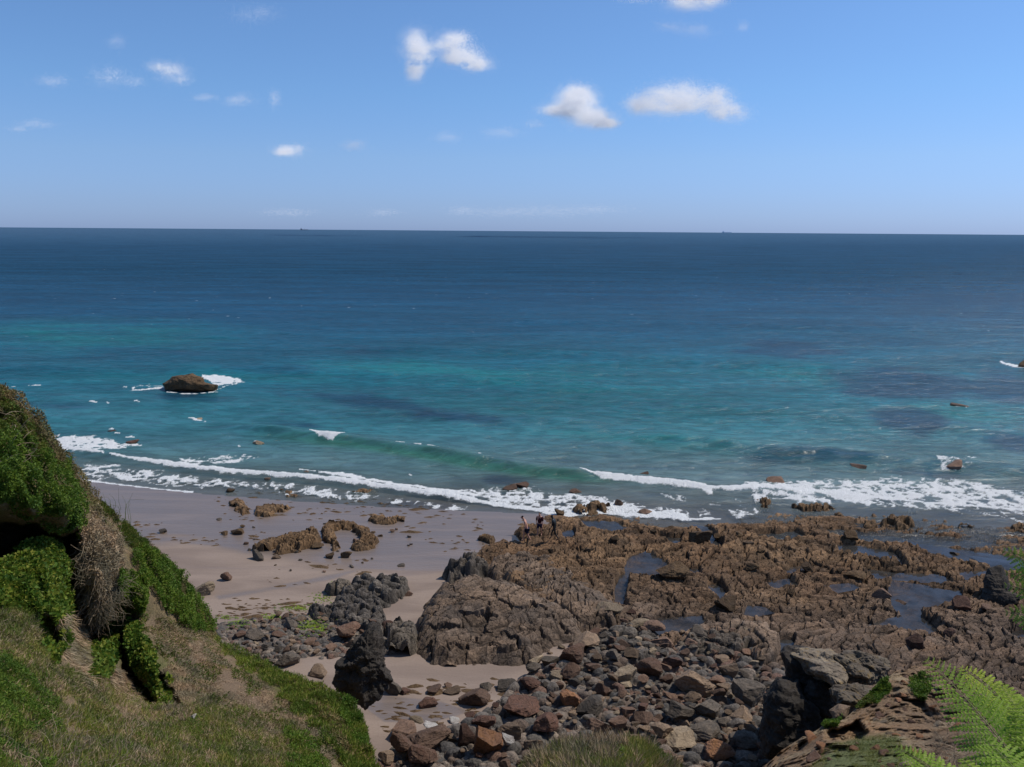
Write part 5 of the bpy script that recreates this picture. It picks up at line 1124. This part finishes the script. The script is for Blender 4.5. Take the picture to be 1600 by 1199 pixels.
# ------------------------------------------------------------------ bracken fronds
M['fern'] = leaf_mat("fern_leaflet", [(0.24, 0.36, 0.03), (0.32, 0.44, 0.04), (0.42, 0.54, 0.06), (0.48, 0.58, 0.09)], 0.4, 0.6, 0.15)
M['fernpale'] = leaf_mat("fern_leaflet_pale", [(0.26, 0.40, 0.045), (0.35, 0.50, 0.06), (0.46, 0.60, 0.10)], 0.35, 0.6, 0.15)
M['stem'] = leaf_mat("fern_stem", [(0.28, 0.30, 0.08), (0.34, 0.34, 0.12)], 0.1)
def frond(par, pts, D0, D1, Lpx, face=(0, -.45, .9), npin=22, start=.12, pin='fern', droop=.25, curl=0.0, seed=0, mirror=True, lsc=1.0):
    r = np.random.default_rng(seed)
    P = np.array(pts, float); tt = np.linspace(0, 1, 40)
    B = (1 - tt)[:, None] ** 2 * P[0] + 2 * (tt * (1 - tt))[:, None] * P[1] + tt[:, None] ** 2 * P[2]
    W = unproj(B[:, 0], B[:, 1], D0 + (D1 - D0) * tt)
    face = np.array(face, float); face /= np.linalg.norm(face)
    L0 = Lpx / FPX * (D0 + D1) / 2
    V = []; F = []; SV = []; SF = []
    def tube(pa, pb, ra, rb):
        d = pb - pa; d = d / (np.linalg.norm(d) + 1e-9); u = np.cross(d, (0.2, .3, .9)); u /= np.linalg.norm(u); v = np.cross(d, u); b = len(SV)
        for p, r_ in ((pa, ra), (pb, rb)):
            for k in range(4): a = k * math.pi / 2; SV.append(p + (u * math.cos(a) + v * math.sin(a)) * r_)
        for k in range(4): SF.append((b + k, b + (k + 1) % 4, b + 4 + (k + 1) % 4, b + 4 + k))
    for i in range(39): tube(W[i], W[i + 1], .0045 * (1 - i / 45), .0045 * (1 - (i + 1) / 45))
    for i in range(npin):
        t_ = start + (1 - start) * (i + .5) / npin; k = min(int(t_ * 39), 38); p0 = W[k] + (W[k + 1] - W[k]) * (t_ * 39 - k)
        T = W[min(k + 1, 39)] - W[max(k - 1, 0)]; T /= np.linalg.norm(T)
        Sd = np.cross(T, face); Sd /= np.linalg.norm(Sd); N = np.cross(Sd, T)
        s_ = (t_ - start) / (1 - start); L = L0 * (1 - s_) ** .75 * min(1, .6 + s_ * 2.5) + L0 * .05
        for sg in (-1, 1):
            d = Sd * sg * .9 + T * .42 + r.normal(size=3) * .04; d /= np.linalg.norm(d)
            m = max(5, int(L / (0.016 * lsc))); p = p0.copy(); st = L / m; prev = p0
            for j in range(m):
                f_ = j / m; d2 = d + np.array([0, 0, -1]) * droop * f_ * st / L0 * 6 + T * .25 * f_ * st / L * 2; d = d2 / np.linalg.norm(d2)
                if curl and f_ > .55: d = d + N * curl * .15; d /= np.linalg.norm(d)
                p = p + d * st
                ll = (0.016 + 0.020 * (L / L0)) * (1 - f_ * .85) * lsc * r.uniform(.85, 1.15) * max(.35, (1 - s_) ** .3)
                q = np.cross(d, N); q /= np.linalg.norm(q)
                for s2 in (-1, 1):
                    e = q * s2 * .9 + d * .45 - N * .15; e = e / np.linalg.norm(e); wv = d * st * .42
                    b = len(V); V.extend([p - wv, p + e * ll * .6 - wv * .85 + N * .002, p + e * ll, p + e * ll * .55 + wv * .9 + N * .002, p + wv]); F.append((b, b + 1, b + 2, b + 3)); F.append((b, b + 3, b + 4, b))
                if j % 2 == 1 or j == m - 1: tube(prev, p, .0016, .0012); prev = p
    F = np.array([f if f[0] != f[3] else f for f in F])
    tri = []
    for f in F:
        if f[0] == f[3]: tri.append(f[:3])
        else: tri.append((f[0], f[1], f[2])); tri.append((f[0], f[2], f[3]))
    o = mesh("frond", np.array(V), np.array(tri), M[pin], smooth=False); child(o, par)
    s = mesh("stem", np.array(SV), np.array(SF), M['stem']); s.parent = o
    return o
f1 = empty("fern", tuple(unproj(1640, 1330, 3.4)[:])); tag(f1, "large arching green fern frond cluster in the bottom right corner", "fern")
frond(f1, [(1625, 1250), (1540, 1110), (1446, 1030)], 3.5, 4.1, 78, npin=26, pin='fernpale', seed=1, start=.05, face=(-.35, -.55, .8))
frond(f1, [(1625, 1200), (1585, 1090), (1500, 1042)], 3.9, 4.5, 62, npin=20, seed=2, start=.3, face=(-.1, -.5, .9), curl=-.6)
frond(f1, [(1660, 1230), (1600, 1120), (1562, 1068)], 3.6, 4.2, 55, npin=16, seed=3, start=.3, face=(-.3, -.2, .9), curl=-.9, lsc=1.1)
f2 = empty("fern", tuple(unproj(1700, 1300, 3.2)[:])); tag(f2, "broad fresh green fern leaning in from the right edge below the pinnacle", "fern")
frond(f2, [(1690, 1290), (1650, 1160), (1588, 1098)], 3.4, 3.8, 75, npin=16, seed=4, start=.25, face=(-.2, -.7, .6), lsc=1.25)
frond(f2, [(1640, 1290), (1600, 1200), (1530, 1150)], 3.2, 3.7, 75, npin=16, seed=9, start=.1, face=(-.2, -.4, .9), lsc=1.1, pin='fernpale')
f3 = empty("fern", tuple(unproj(1560, 1330, 3.4)[:])); tag(f3, "small fern tip rising from the bottom edge left of the large fern", "fern")
frond(f3, [(1530, 1290), (1475, 1200), (1398, 1168)], 3.4, 3.8, 55, npin=20, seed=5, start=.1, face=(-.1, -.5, .9), pin='fernpale')
frond(f3, [(1560, 1270), (1530, 1200), (1500, 1186)], 3.2, 3.5, 34, npin=10, seed=6, start=.1, face=(-.1, -.5, .9))
f4 = empty("fern", tuple(unproj(1720, 1100, 3.2)[:])); tag(f4, "fern tips entering at the right edge in front of the tide pools", "fern")
for i, (a, b, c_, L) in enumerate([((1690, 950), (1625, 878), (1566, 860), 40), ((1700, 960), (1635, 895), (1570, 896), 34), ((1710, 1000), (1635, 918), (1568, 915), 36), ((1700, 1050), (1635, 955), (1570, 958), 40)]):
    frond(f4, [a, b, c_], 3.3, 3.5, L, npin=13, seed=20 + i, start=.1, face=(-.3, -.8, .5), lsc=.8, curl=-.5)
M['corner'] = leaf_mat("corner_leaf", [(0.03, 0.08, 0.012), (0.06, 0.14, 0.02), (0.09, 0.19, 0.03)], .3, .4, .4)
thing_bush('corner', [(1510, 1215), (1535, 1195), (1580, 1190), (1640, 1170), (1660, 1300), (1500, 1300)], 3500, 0.06, "shaded broad leaved undergrowth below the large fern", .5, 80, asp=.8, name='undergrowth', cat='undergrowth')

# ------------------------------------------------------------------ people
def simple(name, col, rough=.8, spec=.2):
    t = NT(name); n = t.noise(objco(t), 30, 3); return t.done(t.bsdf(t.mix(t.ramp(n, .3, .7), tuple(c * .85 for c in col), col), rough, spec))
M['skin'] = simple("skin", (0.50, 0.27, 0.20), .5); M['navy'] = simple("navy_cloth", (0.012, 0.016, 0.045)); M['blackc'] = simple("black_cloth", (0.012, 0.012, 0.014))
M['darkred'] = simple("dark_red_cloth", (0.05, 0.012, 0.018)); M['hair'] = simple("dark_hair", (0.03, 0.018, 0.012)); M['shoe'] = simple("shoe", (0.05, 0.05, 0.05)); M['wet'] = simple("wetsuit", (0.010, 0.012, 0.014), .5, .4)
BV2 = BV + [bvh(bpy.data.objects["hillside"])]
def skinobj(name, verts, edges, rad, mat, parent, root=0, sub=1):
    me = bpy.data.meshes.new(name); me.from_pydata([tuple(v) for v in verts], edges, []); o = bpy.data.objects.new(name, me); COL.objects.link(o); o.parent = parent
    sk = o.modifiers.new("skin", 'SKIN'); ly = me.skin_vertices[0].data if me.skin_vertices else None
    if ly is None:
        bpy.context.view_layer.objects.active = o
    for i, r_ in enumerate(rad): me.skin_vertices[0].data[i].radius = (r_[0], r_[1]) if isinstance(r_, tuple) else (r_, r_)
    me.skin_vertices[0].data[root].use_root = True; sk.use_smooth_shade = True
    if sub: s = o.modifiers.new("sub", 'SUBSURF'); s.levels = sub; s.render_levels = sub
    dg = bpy.context.evaluated_depsgraph_get(); m2 = bpy.data.meshes.new_from_object(o.evaluated_get(dg)); o.modifiers.clear(); o.data = m2; m2.materials.clear(); m2.materials.append(M[mat])
    for p in m2.polygons: p.use_smooth = True
    return o
def person(px, py, rz, pose, skin, top, shorts, label, hgt=1.76, lean=.05):
    P0 = on_beach(np.array([float(px)]), np.array([float(py)]))[0]; z = drop(P0[0], P0[1])
    # place the feet where the camera sees them
    t_ = CAM + pdir(px, py) * ((z - H) / pdir(px, py)[2]); z = drop(t_[0], t_[1]); t_ = CAM + pdir(px, py) * ((z - H) / pdir(px, py)[2])
    root = empty("person", (t_[0], t_[1], z), rz); k = hgt / 1.76; root.scale = (k, k, k)
    tag(root, label, "person", "people walking on the reef")
    st, arm = pose     # st: stride, +x forward ; y lateral
    hip = .92; V = []; E = []; R = []
    def a(v, r_, p=None):
        V.append(v); R.append(r_)
        if p is not None: E.append((p, len(V) - 1))
        return len(V) - 1
    pel = a((0, 0, hip), (.15, .11)); w_ = a((lean * .5, 0, 1.12), (.15, .11), pel); ch = a((lean * 1.2, 0, 1.34), (.19, .13), w_); nk = a((lean * 1.8, 0, 1.50), .06, ch)
    hd0 = a((lean * 2.4 + .02, 0, 1.58), (.075, .085), nk); hd1 = a((lean * 2.8 + .03, 0, 1.68), (.078, .09), hd0); a((lean * 3 + .02, 0, 1.75), (.045, .055), hd1)
    a((lean * 2.8 + .13, 0, 1.64), .018, hd1)
    feet = []
    for sgn, sd in ((1, -1), (-1, 1)):
        f_ = st * sgn; h = a((0, .10 * sd, hip - .06), .088, pel); kn = a((f_ * .55 + .05, .10 * sd, .50), .058, h); an = a((f_ * .98 - (.05 if sgn < 0 else 0), .10 * sd, .09 + (.05 if sgn < 0 else 0)), .038, kn)
        a((f_ * .98 + .14, .11 * sd, .04), (.035, .03), an); feet.append((kn, an, f_))
        sh_ = a((lean * 1.3, .19 * sd, 1.42), .062, ch); fa = -f_ * arm; el = a((fa * .45 + lean * .6, .25 * sd, 1.14), .042, sh_); wr = a((fa * .9 + .08, .25 * sd, .92), .028, el)
        pm = a((fa * 1.05 + .11, .25 * sd, .84), (.035, .022), wr)
        for q, (dx, ln) in enumerate([(.030, .070), (.010, .080), (-.010, .075), (-.028, .06)]): 
            m1 = a((fa * 1.05 + .12 + dx, .25 * sd, .80), .009, pm); a((fa * 1.05 + .13 + dx, .245 * sd, .80 - ln), .007, m1)
        a((fa * 1.05 + .165, .24 * sd, .82), .009, pm)
    body = skinobj("body", V, E, R, skin, root)
    def cloth(name, ids, infl, mat):
        idx = {v: i for i, v in enumerate(ids)}; ed = [(idx[x], idx[y]) for x, y in E if x in idx and y in idx]
        return skinobj(name, [V[i] for i in ids], ed, [tuple(c + infl for c in (R[i] if isinstance(R[i], tuple) else (R[i], R[i]))) for i in ids], mat, root)
    if top: cloth("shirt", [pel, w_, ch] + [i for i, v in enumerate(V) if abs(abs(v[1]) - .19) < 1e-6] + [i for i, v in enumerate(V) if abs(abs(v[1]) - .25) < 1e-6 and v[2] > 1.1], .018, top)
    if shorts:
        hipn = [i for i, v in enumerate(V) if abs(abs(v[1]) - .10) < 1e-6 and v[2] > .8]; V2 = [V[pel]]; E2 = []; R2 = [(.165, .125)]
        for h in hipn:
            kn = [y for x, y in E if x == h][0]; mid = tuple(V[h][c] * .25 + V[kn][c] * .75 for c in range(3)); V2 += [V[h], mid]; R2 += [.108, .088]; n_ = len(V2); E2 += [(0, n_ - 2), (n_ - 2, n_ - 1)]
        skinobj("shorts", V2, E2, R2, shorts, root)
    hv = [(lean * 2.6 - .01, 0, 1.66), (lean * 3, 0, 1.72), (lean * 3 + .02, 0, 1.765)]
    skinobj("hair", hv, [(0, 1), (1, 2)], [(.075, .07), (.085, .09), (.05, .06)], 'hair', root)
    return root
person(823, 847, math.pi, (.22, .5), 'skin', None, 'navy', "bare chested person in dark shorts walking left over the reef", 2.1, .10)
person(843, 838, -math.pi / 2 - .3, (.16, .6), 'skin', 'darkred', 'navy', "person in a dark top and navy shorts standing in the middle of the three", 1.95, .02)
person(866, 844, math.pi * .92, (.26, .6), 'wet', 'wet', None, "person dressed all in black striding left behind the others", 1.98, .06)

# ------------------------------------------------------------------ ships on the horizon
M['ship'] = simple("ship_hull", (0.03, 0.06, 0.11)); M['ship2'] = simple("hazed_ship", (0.75, 0.88, 1.0))  # distance haze put into both ships' colour, the pale one lifted from shade
def box(V, F, c, s):
    b = len(V); 
    for dx in (-1, 1):
        for dy in (-1, 1):
            for dz in (-1, 1): V.append((c[0] + dx * s[0] / 2, c[1] + dy * s[1] / 2, c[2] + dz * s[2] / 2))
    F += [tuple(b + i for i in f) for f in ((0, 1, 3, 2), (4, 6, 7, 5), (0, 4, 5, 1), (2, 3, 7, 6), (0, 2, 6, 4), (1, 5, 7, 3))]
def ship(px, wpx, dist, mat, label, tall):
    az_ = (px - 800) / FPX / math.cos(TH); L = wpx / FPX * dist; loc = (az_ * dist * .985, dist, 0)
    root = empty("cargo_ship", loc); tag(root, label, "ship")
    hs = L * (.075 if len(tall) < 2 else .05)
    prof = [(-.5, 1), (-.48, 0), (.44, 0), (.5, 1.3), (.36, 1.0), (-.3, .95)]
    V = []; F = []
    for sy in (-1, 1):
        for p in prof: V.append((p[0] * L, sy * L * .07 * (.3 if abs(p[0]) > .45 else 1), p[1] * hs - hs * .1))
    n = len(prof)
    for i in range(n): F.append((i, (i + 1) % n, n + (i + 1) % n, n + i))
    F += [(0, 1, 2, 5), (2, 3, 4, 5), (n, n + 5, n + 2, n + 1), (n + 2, n + 5, n + 4, n + 3)]
    mesh("hull", V, np.array(F), M[mat], root, smooth=False)
    V = []; F = []; box(V, F, (-.36 * L, 0, hs * 1.5), (.13 * L, L * .1, hs * 1.2)); box(V, F, (-.36 * L, 0, hs * 2.3), (.08 * L, L * .08, hs * .5)); mesh("bridge_house", V, np.array(F), M[mat], root, smooth=False)
    V = []; F = []; box(V, F, (-.42 * L, 0, hs * 2.9), (.03 * L, L * .03, hs * .9)); mesh("funnel", V, np.array(F), M[mat], root, smooth=False)
    for x_ in tall:
        V = []; F = []; box(V, F, (x_ * L, 0, hs * 1.9), (.012 * L, L * .012, hs * 1.9)); box(V, F, (x_ * L, 0, hs * 2.5), (.06 * L, L * .01, hs * .12)); mesh("mast", V, np.array(F), M[mat], root, smooth=False)
ship(480, 12, 20000, 'ship', "dark distant cargo ship on the horizon at the left", (0.05,))
ship(1128, 17, 30000, 'ship2', "faint pale cargo ship far off on the horizon at the right", (-.1, .1, .3))

# ------------------------------------------------------------------ clouds: thin swarms of tiny flakes lit by the real sun
t = NT("cloud_vapour"); df = t.n("BsdfDiffuse"); df.inputs[0].default_value = (.99, .99, 1, 1); tl = t.n("BsdfTranslucent"); tl.inputs[0].default_value = (.99, .99, 1, 1)
ms = t.n("MixShader"); ms.inputs[0].default_value = .15; t.l(df.outputs[0], ms.inputs[1]); t.l(tl.outputs[0], ms.inputs[2]); M['cloud'] = t.done(ms.outputs[0])
def cloud(parts, cover, label, seed, dist=3200.0, fl=0.38):
    """parts: ellipses (cx, cy, rx, ry) in photo pixels"""
    pts = []; r = np.random.default_rng(seed)
    A_ = sum(math.pi * a[2] * a[3] for a in parts); n = int(A_ * cover ** 1.9 * 1.35 / (fl * fl))
    for (cx_, cy_, rx_, ry_) in [(p[0], p[1], p[2] * .86, p[3] * .80) for p in parts]:
        m = int(n * math.pi * rx_ * ry_ / A_ * 4)
        q = r.normal(size=(m, 3)); q = q * np.array([.5, .5, .5])
        x_ = cx_ + q[:, 0] * rx_; y_ = cy_ + q[:, 1] * ry_; D = dist + q[:, 2] * (rx_ + ry_) * 3.5 * dist / FPX
        k = fbm(x_ / 26 + seed, y_ / 18, D / 90, o=6, seed=seed, gain=.72) * 3.4 + .22 > r.uniform(0, 1, m)
        x_, y_, D = x_[k], y_[k], D[k]
        s_ = min(1, m / 4 / max(len(x_), 1) * 1.0); kk = r.uniform(0, 1, len(x_)) < s_
        pts.append(unproj(x_[kk], y_[kk], D[kk]))
    P = np.concatenate(pts); n = len(P); bis = SDIR + np.array([0, -1.0, 0]); bis /= np.linalg.norm(bis); nn = bis * 1.6 + r.normal(size=(n, 3)) * .38; nn /= np.linalg.norm(nn, axis=1, keepdims=True)
    a = np.cross(nn, r.normal(size=(n, 3))); a /= np.linalg.norm(a, axis=1, keepdims=True); b = np.cross(nn, a)
    s_ = fl * dist / FPX
    V = np.stack([P, P + a * s_ * 1.3, P + b * s_ * 1.3], 1).reshape(-1, 3)
    o = mesh("cloud", V, np.arange(3 * n).reshape(n, 3), M['cloud'], smooth=False); return tag(o, label, "cloud", "small white clouds")
cloud([(650, 70, 26, 30), (660, 85, 24, 22), (648, 108, 16, 22)], 1.3, "upright white puff at the left of a pair high in the middle", 1)
cloud([(708, 68, 30, 20), (722, 88, 34, 20), (742, 100, 28, 14)], 1.7, "slanting white puff at the right of a pair high in the middle", 2)
cloud([(900, 160, 34, 26), (905, 150, 22, 20), (925, 185, 36, 18), (880, 172, 34, 12), (945, 192, 22, 10)], 2.2, "brightest white cloud right of centre above the sea", 3)
cloud([(1040, 155, 46, 28), (1072, 150, 34, 26), (1060, 165, 60, 16), (1115, 155, 34, 24), (1140, 176, 34, 16), (1000, 165, 26, 18)], 1.5, "wide ragged white cloud to the right of the brightest one", 4)
cloud([(1080, 4, 44, 16), (1100, -5, 40, 18)], 1.4, "white cloud cut by the top edge of the picture", 5)
cloud([(1050, 42, 34, 12), (1090, 48, 34, 14), (1160, 42, 14, 12), (1000, 0, 40, 8)], .45, "faint wisp hanging under the cloud at the top edge", 6)
cloud([(268, 114, 30, 20), (285, 126, 16, 10), (245, 104, 20, 12)], .62, "soft white puff in the left part of the sky", 7)
cloud([(455, 235, 26, 12), (440, 238, 16, 8)], 1.0, "small white oval puff low at the left of centre", 8)
cloud([(554, 228, 24, 11)], .5, "dim mauve wisp right of the small oval puff", 9)
cloud([(430, 155, 12, 18), (375, 156, 30, 14), (320, 152, 24, 8)], .40, "thin trail of wisps right of the soft left puff", 10)
cloud([(170, 120, 36, 20), (210, 128, 24, 10), (82, 126, 32, 12)], .35, "dim wisps left of the soft white puff", 11)
cloud([(55, 194, 36, 9), (30, 202, 20, 6)], .32, "greyish streak of cloud near the left edge", 12)
cloud([(400, 22, 44, 20)], .28, "very faint veil near the top left", 13)
cloud([(182, 66, 18, 14)], .3, "tiny faint wisp high at the left", 14)
cloud([(700, 215, 26, 12), (785, 208, 36, 12), (835, 194, 18, 10)], .38, "dim trailing wisps leading up to the brightest cloud", 15)
cloud([(725, 330, 40, 10), (790, 332, 50, 10), (860, 330, 70, 12), (930, 328, 60, 10), (600, 332, 30, 8), (450, 332, 50, 8)], .30, "faint band of far cloud just above the horizon", 16, 9000.0)
